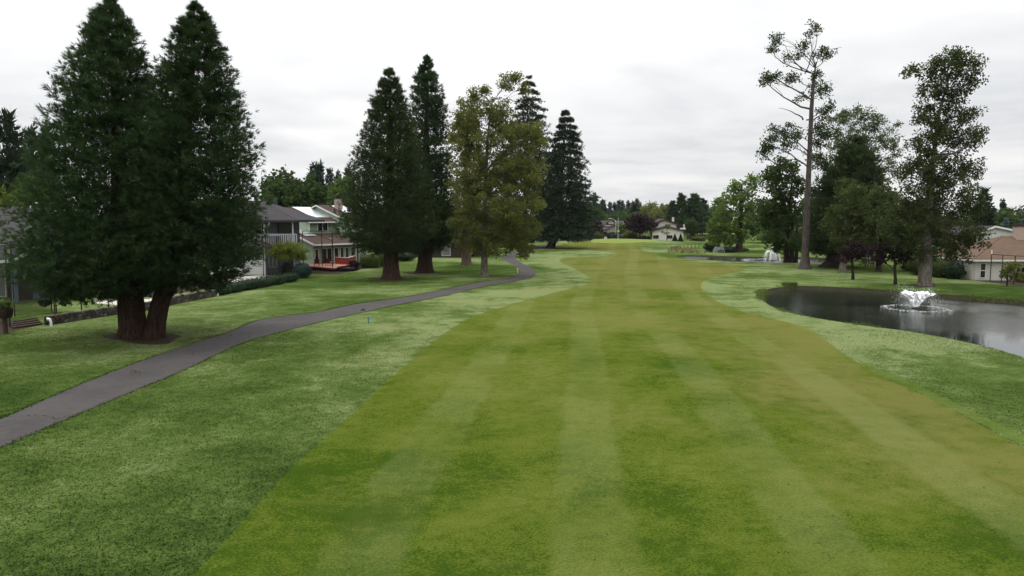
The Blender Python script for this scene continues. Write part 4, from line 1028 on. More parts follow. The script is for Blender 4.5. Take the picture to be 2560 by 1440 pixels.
# low wing with porch roof
mb = MB(); slab(mb, [(-62, 60.0, 3.45), (-40.5, 60.0, 3.45), (-40.5, 66.5, 5.7), (-62, 66.5, 5.7)]); pr = mb.build('porch_roof', M['roofgrey'], h1)
mb = MB(); mb.prism([(-40.5, 60.0, 3.33), (-40.5, 66.5, 5.58), (-40.5, 66.5, 5.86), (-40.5, 60.0, 3.61)], (.06, 0, 0)); mb.build('rake_board', M['white'], pr)
mb = MB(); mb.box((-62, 59.86, 3.36), (-40.4, 60.0, 3.60)); mb.build('gutter', M['white'], pr)
siding(h1, ((-62, 63.6), (-41.4, 63.6)), 0, 3.9, M['brownwall'])
siding(h1, ((-41.4, 63.6), (-41.4, 72)), 0, 4.3, M['bluewall'], vertical=True)
mb = MB(); mb.box((-41.0, 60.35, 0), (-40.65, 60.65, 3.5)); mb.build('porch_post', M['bluewall'], h1)
window(h1, ((-62, 63.6), (-41.4, 63.6)), 17.0, 18.3, .3, 2.6, 1, 'glassgrey', name='glass_door')
# a lantern on the porch wall
mb = MB(); c = (-41.85, 63.42, 1.7)
mb.lathe([(.05, 0), (.13, .06), (.17, .36)], c, 6); ln = mb.build('lantern', M['amber'], h1)
mb = MB(); mb.lathe([(.22, .36), (.18, .42), (.04, .54), (.02, .62)], c, 6); mb.build('lantern_cap', M['white'], ln)

# --- grey house with balcony
h2 = thing('grey_house', 'grey hip-roofed house with a white railed balcony beside the twin sequoia', 'house', (0, 0, 0))
Yg = 93.0; xr = AX(698, Yg); xl = xr - 12
w2 = ((xl, Yg), (xr, Yg))
siding(h2, w2, 0, 6.5, M['bluegrey'], vertical=True); siding(h2, ((xr, Yg), (xr, Yg + 9)), 0, 6.5, M['bluegrey'], vertical=True)
xe = AX(746, 90.4)
mb = MB(); ye0, ye1 = 90.2, 103.2; zr = 9.1; ym = 96.7
A, B, C, D = (xl - 1, ye0, 6.6), (xe, ye0, 6.6), (xe, ye1, 6.6), (xl - 1, ye1, 6.6); R0, R1 = (xl + 3, ym, zr), (xe - 6.4, ym, zr)
slab(mb, [A, B, R1, R0], .15); slab(mb, [C, D, R0, R1], .15)
mb.prism([B, C, R1], (.02, 0, .15)); mb.prism([D, A, R0], (-.02, 0, .15))
r2 = mb.build('roof', M['roofgrey'], h2)
mb = MB(); mb.box((xl - 1, ye0 - .1, 6.48), (xe + .02, ye0, 6.72)); mb.box((xe, ye0 - .1, 6.48), (xe + .08, ye1, 6.72)); mb.build('gutter', M['roofdark'], r2)
window(h2, w2, 12 - 2.9, 12 - 1.4, 3.95, 6.05, 2, 'glass', name='sliding_door')
# downspout
mb = MB(); xd = AX(660, 91); mb.tube([(AX(675, 90.3), 90.2, 6.5), (AX(673, 90.3), 90.5, 6.2), (xd + .05, 91.0, 5.8), (xd, 91.0, 5.2), (xd, 91.0, 3.9)], .075, 8); mb.build('downspout', M['white'], h2)
bx0, bx1, by = AX(640, 90.4), AX(743, 90.4), 90.4
mb = MB(); mb.box((bx0 - 3, by, 3.72), (bx1, Yg, 3.92)); bal = mb.build('balcony', M['bluegrey'], h2)
mb = MB(); mb.box((bx0 - 3, by - .04, 4.98), (bx1, by + .10, 5.08)); mb.build('handrail', M['rail'], bal)
n = int((bx1 - bx0 + 1) / .26); bme = None
for i in range(n):
    x = bx1 - .05 - i * .26
    if bme is None:
        q = MB(); q.box((0, 0, 0), (.13, .05, 1.45)); bme = q.mesh('baluster', M['rail'])
    o = link('baluster', bme, bal); o.location = (x - .09, by - .06, 3.52)
for u in (733, 662):
    q = MB(); x = AX(u, 90.5); q.box((x - .08, by + .02, 0), (x + .08, by + .2, 6.55)); q.build('porch_post', M['rail'], h2)
siding(h2, ((xl, Yg - 1.4), (AX(664, 91.6), Yg - 1.4)), 0, 1.8, M['greywall'], name='garage_wall')
mb = MB(); q0, q1 = at(655, 604, 91), at(681, 617, 89.5); mb.prism([(q0.x - 3, 91.4, q0.z + .9), (q0.x, 91, q0.z), (q1.x, 89.5, q1.z), (q1.x - 3, 89.9, q1.z + .9)], (0, 0, .2)); mb.build('side_roof', M['roofbrown'], h2)
window(h2, w2, 12 - 3.1, 12 - 2.2, .9, 2.3, 1, 'glassgrey'); window(h2, w2, 12 - 1.3, 12 - .4, .9, 2.3, 2, 'glassgrey')

# --- green house with solar panels (turned about 55 degrees)
O3 = Vector((AX(784, 106), 106, 0)); RZ3 = math.atan2(.815, .58)
h3 = thing('green_house', 'pale green house with brick chimney and rooftop solar panels', 'house', O3, RZ3)
fw = ((0, 0), (10.2, 0))
siding(h3, fw, 0, 3.25, M['sage']); siding(h3, ((10.2, 0), (10.2, 8)), 0, 3.25, M['sage'])
siding(h3, ((0, 8.6), (0, 0)), 0, 3.25, M['mint'], gable=(.3, 5.9), vertical=True)
mb = MB(); k = .325
slab(mb, [(-.6, -.8, 3.15), (11, -.8, 3.15), (11, 8.6, 3.15 + 9.4 * k), (-.6, 8.6, 3.15 + 9.4 * k)]); lr = mb.build('lower_roof', M['roofbrown'], h3)
mb = MB(); mb.prism([(-.6, -.8, 3.05), (-.6, 8.6, 3.05 + 9.4 * k), (-.6, 8.6, 3.3 + 9.4 * k), (-.6, -.8, 3.3)], (-.06, 0, 0)); mb.build('rake_board', M['white'], lr)
mb = MB(); mb.box((-.66, -.94, 3.06), (11, -.8, 3.28)); mb.build('gutter', M['white'], lr)
mb = MB(); mb.box((4.0, 1.2, 3.9), (4.5, 1.5, 4.02)); mb.build('roof_vent', M['white'], lr)
def panel(parent, x0, x1, y0, y1, zf, me=None):
    mb = MB(); q = [(x0, y0, zf(y0) + .26), (x1, y0, zf(y0) + .26), (x1, y1, zf(y1) + .26), (x0, y1, zf(y1) + .26)]
    slab(mb, q, .05); return mb.build('solar_panel', M['solar'], parent)
for i in range(2):
    for j in range(3): panel(lr, .4 + i * 1.05, 1.42 + i * 1.05, 2.2 + j * 1.72, 3.88 + j * 1.72, lambda y: 3.15 + (y + .8) * k)
# upper block one
ux0, ux1, uy0, uy1 = 2.2, 9.5, 3.5, 15.3
siding(h3, ((ux0, uy0), (ux1, uy0)), 4.2, 6.5, M['sage']); siding(h3, ((ux0, uy1), (ux0, uy0)), 2.5, 6.5, M['mint'], gable=(5.9, 8.35), vertical=True)
r3 = gable_roof(h3, ux0, ux1, uy0, uy1, 6.55, 8.45, 9.4, 'roofbrown', over=.55)
k1 = (8.45 - 6.55) / 5.9
for i in range(4):
    for j in range(3): panel(r3, 3.6 + i * 1.06, 4.63 + i * 1.06, 4.3 + j * 1.66, 5.93 + j * 1.66, lambda y: 6.55 + (y - 3.5) * k1)
window(h3, ((ux0, uy0), (ux1, uy0)), 1.5, 3.35, 5.1, 6.3, 2, 'glass')
mb = MB(); mb.tube([(ux0 - .3, uy0 - .5, 6.4), (ux0 - .1, uy0 - .1, 6.1), (ux0 - .05, uy0 - .08, 5.0)], .06, 8); mb.build('downspout', M['white'], h3)
# upper block two, further back and higher
vx0, vx1, vy0, vy1 = 7.2, 15, 2.6, 12.4
siding(h3, ((vx0, vy1), (vx0, vy0)), 5.5, 7.2, M['mint'], gable=(4.9, 8.75)); siding(h3, ((vx0, vy0), (vx1, vy0)), 3, 7.2, M['sage'])
r4 = gable_roof(h3, vx0, vx1, vy0, vy1, 7.25, 8.9, 7.5, 'roofbrown', over=.5)
k2 = (8.9 - 7.25) / 4.9
for i in range(3):
    for j in range(2): panel(r4, 9.2 + i * 1.06, 10.2 + i * 1.06, 3.6 + j * 1.66, 5.2 + j * 1.66, lambda y: 7.25 + (y - 2.6) * k2)
chimney(h3, (9.7, 5.6), .92, 6.8, 10.0, 'brick')
for s0, s1, z0, z1, n in ((.15, .75, .6, 2.5, 1), (1.45, 3.2, .15, 2.6, 2), (3.75, 4.5, .6, 2.6, 1), (4.9, 5.5, .6, 2.6, 1), (5.85, 6.5, .6, 2.6, 1), (6.95, 7.75, .6, 2.6, 1), (8.1, 8.5, .4, 2.6, 1)):
    window(h3, fw, s0, s1, z0, z1, n, 'glass', name='sliding_door' if n == 2 else 'window')
# --- deck with bench wall
dk = [P0(u, v, .42) for u, v in ((752, 664), (836, 670.5), (872, 661.5), (896, 653), (830, 648), (770, 652))]
dc = thing('deck', 'low red-stained wooden deck in front of the green house', 'deck', (0, 0, 0))
mb = MB(); mb.prism([(p.x, p.y, .36) for p in dk], (0, 0, .06)); mb.build('deck_floor', M['redfloor'], dc)
mb = MB()
for a, b_ in ((0, 1), (1, 2), (2, 3)):
    p, q = dk[a], dk[b_]; d = (q - p).normalized(); o = Vector((d.y, -d.x, 0))
    mb.prism([(p.x, p.y, .12), (q.x, q.y, .12), (q.x - o.x * .06, q.y - o.y * .06, .12), (p.x - o.x * .06, p.y - o.y * .06, .12)], (0, 0, .235))
mb.build('fascia', M['darkred'], dc)
mb = MB()
for t in (.1, .35, .6, .85):
    for a, b_ in ((0, 1), (1, 2)):
        p = dk[a].lerp(dk[b_], t); mb.box((p.x - .08, p.y + .3, -.1), (p.x + .08, p.y + .46, .35))
mb.build('footings', M['darkwood'], dc)
wA, wB, wC = P0(832, 661, .42), P0(869, 661.5, .42), P0(889, 655, .42)
for p, q in ((wA + Vector((0, 1.5, 0)), wB), (wB, wC)):
    mb = MB(); d = (q - p).normalized(); o = Vector((-d.y, d.x, 0)) * .12
    mb.prism([p, q, q + o, p + o], (0, 0, .92)); bw = mb.build('bench_wall', M['redwood'], dc)
    mb = MB(); mb.prism([p + Vector((0, 0, .925)) - o * .4, q + Vector((0, 0, .925)) - o * .4, q + Vector((0, 0, .925)) + o * 1.5, p + Vector((0, 0, .925)) + o * 1.5], (0, 0, .05)); mb.build('cap_board', M['galv'], bw)
for u, v, zt in ((782, 652, 1.35), (833, 651, 1.35), (872, 650.5, 1.35), (889, 652, 1.35)):
    p = P0(u, v, .42); q = MB(); q.box((p.x - .03, p.y - .03, .42), (p.x + .03, p.y + .03, zt)); q.build('rail_post', M['black'], dc)
pa, pb_ = P0(780, 652, .42), P0(889, 651.5, .42)
mb = MB(); mb.tube([(pa.x, pa.y, 1.36), (pb_.x, pb_.y, 1.36)], .03, 6); mb.build('handrail', M['black'], dc)
# furniture on the deck
def patio_chair(label, loc, rz, wood='darkred', cush='cushion', wide=.6):
    t = thing('patio_chair', label, 'chair', loc, rz, 'patio chairs on the red deck'); w = wide / 2
    for sx in (-1, 1):
        q = MB(); q.tube([(sx * w, -.30, 0), (sx * w, -.32, .58), (sx * w, .22, .62), (sx * w, .34, .98)], .028, 6); q.tube([(sx * w, -.30, .03), (sx * w, .34, .03)], .025, 6); q.tube([(sx * w, .34, .03), (sx * w, .22, .62)], .025, 6); q.build('side_frame', M[wood], t)
    q = MB(); q.box((-w + .03, -.30, .36), (w - .03, .24, .42)); s = q.build('seat', M[wood], t)
    q = MB(); q.box((-w + .04, -.30, .425), (w - .04, .22, .53)); q.build('seat_cushion', M[cush], s)
    q = MB(); q.prism([(-w + .03, .22, .42), (w - .03, .22, .42), (w - .03, .36, 1.02), (-w + .03, .36, 1.02)], (0, .05, 0)); bk = q.build('backrest', M[wood], t)
    q = MB(); q.prism([(-w + .06, .12, .50), (w - .06, .12, .50), (w - .06, .27, 1.0), (-w + .06, .27, 1.0)], (0, .085, 0)); q.build('back_cushion', M[cush], bk)
    return t
def dpos(u, v): return P0(u, v, .42)
patio_chair('dark patio chair with its back to the lawn, left on the red deck', dpos(792, 665), R(200))
patio_chair('dark patio chair with its back to the lawn, right on the red deck', dpos(822, 664), R(165))
patio_chair('wide patio seat with patterned cushions beside the closed parasol', dpos(777, 656), R(20), 'black', 'cushion', 1.3)
patio_chair('patio chair with pale cushions facing the camera on the red deck', dpos(807, 657), R(-15), 'white', 'cushion')
t = thing('side_table', 'low red wooden table at the bench wall of the deck', 'table', dpos(844, 659), R(15))
mb = MB(); mb.box((-.75, -.35, .46), (.75, .35, .52)); mb.build('table_top', M['redwood'], t)
for sx in (-1, 1):
    for sy in (-1, 1):
        q = MB(); q.box((sx * .62 - .03, sy * .26 - .03, 0), (sx * .62 + .03, sy * .26 + .03, .46)); q.build('leg', M['redwood'], t)
t = thing('parasol', 'closed cream parasol standing on the red deck', 'parasol', dpos(781, 651))
mb = MB(); mb.tube([(0, 0, 0), (0, 0, 2.6)], .025, 8); mb.lathe([(.28, 0), (.28, .06), (.05, .1)], n=14); mb.build('pole', M['darkwood'], t)
rng = np.random.default_rng(5); prof = [(.40, .75), (.36, 1.0), (.24, 1.35), (.22, 1.42), (.27, 1.55), (.20, 1.95), (.10, 2.35), (.02, 2.62)]
V = []; F = []; n = 20
for r_, z in prof:
    for j in range(n):
        a = 2 * math.pi * j / n; rr = r_ * (1 + (.22 if j % 2 else -.12)); V.append((rr * math.cos(a), rr * math.sin(a), z - (.05 if j % 2 and z < .8 else 0)))
for i in range(len(prof) - 1):
    for j in range(n): F.append((i * n + j, i * n + (j + 1) % n, (i + 1) * n + (j + 1) % n, (i + 1) * n + j))
link('canopy', np_mesh('canopy', np.array(V), np.array(F), M['cloth']), t)
mb = MB(); mb.lathe([(.26, 1.36), (.26, 1.42)], n=16); mb.build('tie_strap', M['darkwood'], t)

# --- dark house behind the middle sequoias
h5 = thing('brown_house', 'dark brown house half hidden behind the middle sequoias', 'house', (0, 0, 0))
Y5 = 131.0; a5, b5 = AX(935, Y5), AX(1165, Y5); w5 = ((a5, Y5), (b5, Y5))
siding(h5, w5, 0, 3.0, M['brownwall']); siding(h5, ((b5, Y5), (b5, Y5 + 9)), 0, 3.0, M['brownwall'], gable=(4.5, 5.2))
gable_roof(h5, a5, b5, Y5, Y5 + 9, 3.0, 5.4, Y5 + 4.5, 'roofdark', trim='brownwall', over=.7)
for u0, u1, z0, z1 in ((996, 1003, .7, 2.4), (1022, 1031, 1.0, 2.3), (1060, 1075, .8, 2.3), (1105, 1125, .4, 2.4)):
    window(h5, w5, AX(u0, Y5) - a5, AX(u1, Y5) - a5, z0, z1, 1, 'glassgrey')
dkb = thing('deck', 'dark red raised deck with thin railing behind the middle sequoias', 'deck', (0, 0, 0))
p, q = P0(1086, 630), P0(1150, 620)
mb = MB(); mb.prism([(p.x, p.y, .75), (q.x, q.y, .75), (q.x, q.y + 4, .75), (p.x, p.y + 4, .75)], (0, 0, .12)); mb.build('deck_floor', M['darkred'], dkb)
for i in range(7):
    c = p.lerp(q, i / 6); z = MB(); z.box((c.x - .05, c.y - .02, -.1), (c.x + .05, c.y + .08, 1.55)); z.build('rail_post', M['galv'] if i % 2 else M['darkred'], dkb)
mb = MB(); mb.prism([(p.x, p.y - .04, 1.45), (q.x, q.y - .04, 1.45), (q.x, q.y + .1, 1.45), (p.x, p.y + .1, 1.45)], (0, 0, .08)); mb.build('handrail', M['redwood'], dkb)

# --- white house beyond the green
h6 = thing('white_house', 'white two-storey house with dark rake trim beyond the putting green', 'house', (0, 0, 0))
Y6 = 224.0
def z6(v, Y): return at(1280, v, Y).z
xa, xb = AX(1631, Y6), AX(1708, Y6); xm = AX(1667, Y6); w6 = ((xa, Y6), (xb, Y6))
siding(h6, w6, 0, z6(578, Y6), M['whitewall'], gable=(xm - xa, z6(567, Y6)), h=.28)
siding(h6, ((xb, Y6), (xb, Y6 + 5)), 0, z6(578, Y6), M['whitewall'], h=.28)
Yu = 229.0; xc, xd_, xn = AX(1624, Yu), AX(1694, Yu), AX(1661, Yu); wu = ((xc, Yu), (xd_, Yu))
siding(h6, wu, 1, z6(563, Yu), M['whitewall'], gable=(xn - xc, z6(550, Yu)), h=.28)
def cross_roof(x0, xm, x1, ya, yb, zl, zp, zr, mat, trim):
    mb = MB(); slab(mb, [(x0, ya, zl), (xm, ya, zp), (xm, yb, zp), (x0, yb, zl)], .2); slab(mb, [(xm, ya, zp + .004), (x1, ya, zr), (x1, yb, zr), (xm, yb, zp + .004)], .2)
    r = mb.build('roof', M[mat], h6)
    f = MB(); f.prism([(x0, ya, zl - .1), (xm, ya, zp - .1), (xm, ya, zp + .28), (x0, ya, zl + .28)], (0, -.08, 0)); f.prism([(xm, ya, zp - .1), (x1, ya, zr - .1), (x1, ya, zr + .28), (xm, ya, zp + .28)], (0, -.083, 0)); f.build('rake_board', M[trim], r)
cross_roof(xa - .5, xm, xb + .6, Y6 - .5, Yu, z6(579, Y6), z6(567, Y6), z6(579, Y6), 'roofgrey', 'darkwood')
cross_roof(xc - .4, xn, AX(1706, Yu), Yu - .6, Yu + 9, z6(564, Yu), z6(549, Yu), z6(565.5, Yu), 'roofgrey', 'darkwood')
for u0, u1 in ((1633, 1646), (1668, 1680)): window(h6, w6, AX(u0, Y6) - xa, AX(u1, Y6) - xa, z6(595.5, Y6), z6(588.5, Y6), 2, 'glass', 'black')
window(h6, wu, AX(1632.5, Yu) - xc, AX(1638.5, Yu) - xc, z6(570, Yu), z6(563.5, Yu), 1, 'glassgrey')
mb = MB(); mb.box((AX(1690, Yu), Yu - .1, z6(570, Yu)), (AX(1704, Yu), Yu + .1, z6(563.5, Yu))); mb.build('recess_shade', M['glass'], h6)  # dark panel stands in for the shade of the balcony recess
mb = MB(); mb.box((AX(1694, Yu), Yu - 3, z6(573, Yu)), (AX(1708, Yu), Yu - 2.85, z6(569.5, Yu))); mb.box((AX(1703, Yu), Yu - 2.9, z6(570, Yu)), (AX(1705, Yu), Yu - 2.7, z6(560.5, Yu))); mb.build('balcony_rail', M['white'], h6)
chimney(h6, (AX(1681.5, Yu + 3), Yu + 3), .6, 5.5, z6(543, Yu + 3), 'whitewall')
# --- grey-roofed house left of it
h7 = thing('grey_roofed_house', 'distant beige house with slate-grey roof and small gable behind the lamp posts', 'house', (0, 0, 0))
Y7 = 262.0
def z7(v): return at(1280, v, Y7).z
xa, xb = AX(1490, Y7), AX(1560, Y7); w7 = ((xa, Y7), (xb, Y7))
siding(h7, w7, 0, z7(563), M['beige'], h=.3); gable_roof(h7, xa, xb, Y7, Y7 + 11, z7(563), z7(553), Y7 + 5.5, 'roofdark', over=.6)
ga, gb = AX(1517, Y7 - 4), AX(1552, Y7 - 4); wg = ((ga, Y7 - 4), (gb, Y7 - 4))
siding(h7, wg, 0, z7(575), M['tan'], gable=((gb - ga) * .5, z7(563)), h=.3)
mb = MB(); zl, zp = z7(576), z7(562)
slab(mb, [(ga - .5, Y7 - 4.6, zl), ((ga + gb) / 2, Y7 - 4.6, zp), ((ga + gb) / 2, Y7, zp), (ga - .5, Y7, zl)]); slab(mb, [((ga + gb) / 2, Y7 - 4.6, zp + .004), (gb + .5, Y7 - 4.6, zl), (gb + .5, Y7, zl), ((ga + gb) / 2, Y7, zp + .004)]); mb.build('porch_roof', M['roofdark'], h7)
da, db = AX(1520, Y7 - .5), AX(1535, Y7 - .5)
siding(h7, ((da, Y7 - .5), (db, Y7 - .5)), z7(560), z7(557), M['beige'], gable=((db - da) / 2, z7(551)), name='gable_dormer')
mb = MB(); zl, zp = z7(557), z7(550.5); xm_ = (da + db) / 2
slab(mb, [(da - .4, Y7 - .8, zl), (xm_, Y7 - .8, zp), (xm_, Y7 + 4, zp), (da - .4, Y7 + 4, zl)]); slab(mb, [(xm_, Y7 - .8, zp + .004), (db + .4, Y7 - .8, zl), (db + .4, Y7 + 4, zl), (xm_, Y7 + 4, zp + .004)]); mb.build('dormer_roof', M['roofdark'], h7)
window(h7, w7, 1.0, 2.6, 1.0, 2.4, 2, 'glass'); window(h7, wg, 1.4, 3.4, .8, 2.3, 2, 'glass')

# --- tan-roofed house at the right edge
h8 = thing('tan_roofed_house', 'low white-walled house with tan hip roof and chimney at the right edge', 'house', (0, 0, 0))
Y8 = 83.0; xa = AX(2441, Y8); xb = xa + 19; w8 = ((xa, Y8), (xb, Y8))
siding(h8, w8, -.1, 2.3, M['whitewall'], h=.22); siding(h8, ((xa, Y8 + 10), (xa, Y8)), -.1, 2.3, M['whitewall'], h=.22)
mb = MB(); e = .55; ze = 2.25; A, B, C, D = (xa - e, Y8 - e, ze), (xb + e, Y8 - e, ze), (xb + e, Y8 + 10 + e, ze), (xa - e, Y8 + 10 + e, ze); R0, R1 = (xa + 6.2, Y8 + 5, 4.75), (xb - 4, Y8 + 5, 4.75)
slab(mb, [A, B, R1, R0]); slab(mb, [C, D, R0, R1]); mb.prism([D, A, R0], (-.02, 0, .16)); mb.prism([B, C, R1], (.02, 0, .16)); r8 = mb.build('roof', M['rooftan'], h8)
mb = MB(); mb.box((xa - e, Y8 - e - .1, ze - .08), (xb + e, Y8 - e, ze + .12)); mb.build('gutter', M['white'], r8)
mb = MB(); mb.box((xa - e - .1, Y8 - e - .1, ze - .082), (xa - e, Y8 + 10 + e, ze + .118)); mb.build('gutter', M['white'], r8)
window(h8, w8, AX(2455, Y8) - xa, AX(2467, Y8) - xa, .35, 1.9, 1, 'glass', rows=2); window(h8, w8, AX(2546, Y8) - xa, AX(2566, Y8) - xa, .3, 1.5, 2, 'glass', rows=2)
chimney(h8, (AX(2546, Y8 + 4.4), Y8 + 4.4), .95, 3.8, 6.0, 'chimney_tan', cap=False)
mb = MB(); cx_ = AX(2546, Y8 + 4.4); mb.box((cx_ - .55, Y8 + 3.85, 6.0), (cx_ + .55, Y8 + 4.95, 6.35)); mb.build('chimney_cap', M['brownwall'], h8)
# gabled porch at the very edge
pg = xa + 5.6; mb = MB(); slab(mb, [(pg - .3, Y8 - 2.2, 2.2), (pg + 3.4, Y8 - 2.2, 4.0), (pg + 3.4, Y8 + 3, 4.0), (pg - .3, Y8 + 3, 2.2)]); slab(mb, [(pg + 3.4, Y8 - 2.2, 4.004), (pg + 7, Y8 - 2.2, 2.2), (pg + 7, Y8 + 3, 2.2), (pg + 3.4, Y8 + 3, 4.004)]); mb.build('porch_roof', M['rooftan'], h8)
siding(h8, ((pg + .2, Y8 - 1.4), (pg + 6.6, Y8 - 1.4)), -.1, 2.3, M['beige'], gable=(3.2, 3.85), h=.22, name='porch_wall')
wing = ((AX(2395, 92), 92), (xa + 1, 92)); siding(h8, wing, -.1, 2.4, M['brownwall'], h=.22)
mb = MB(); x0, x1 = AX(2390, 91.4), xa + 6; slab(mb, [(x0, 91.3, 2.35), (x1, 91.3, 2.35), (x1, 97, 4.1), (x0, 97, 4.1)]); rw = mb.build('wing_roof', M['rooftan'], h8)
mb = MB(); mb.box((x0, 91.2, 2.27), (x1, 91.3, 2.47)); mb.build('gutter', M['white'], rw)
# --- white gable house behind it
h9 = thing('white_gable_house', 'plain white gable-end house rising behind the tan roof', 'house', (0, 0, 0))
Y9 = 112.0; xa, xb, xm = AX(2438, Y9), AX(2600, Y9), AX(2482, Y9)
def z9(v): return at(1280, v, Y9).z
siding(h9, ((xa, Y9), (xb, Y9)), 0, z9(590), M['greywall'], gable=(xm - xa, z9(568)), h=.2)
mb = MB(); slab(mb, [(xa - .6, Y9 - .4, z9(591)), (xm, Y9 - .4, z9(567)), (xm, Y9 + 10, z9(567)), (xa - .6, Y9 + 10, z9(591))]); slab(mb, [(xm, Y9 - .4, z9(567) + .004), (xb + .6, Y9 - .4, z9(593)), (xb + .6, Y9 + 10, z9(593)), (xm, Y9 + 10, z9(567) + .004)]); r9 = mb.build('roof', M['roofgrey'], h9)
mb = MB(); mb.prism([(xm, Y9 - .42, z9(567) - .1), (xb + .6, Y9 - .42, z9(593) - .1), (xb + .6, Y9 - .42, z9(593) + .16), (xm, Y9 - .42, z9(567) + .16)], (0, -.06, 0)); mb.prism([(xa - .6, Y9 - .42, z9(591) - .1), (xm, Y9 - .42, z9(567) - .1), (xm, Y9 - .42, z9(567) + .16), (xa - .6, Y9 - .42, z9(591) + .16)], (0, -.063, 0)); mb.build('rake_board', M['white'], r9)
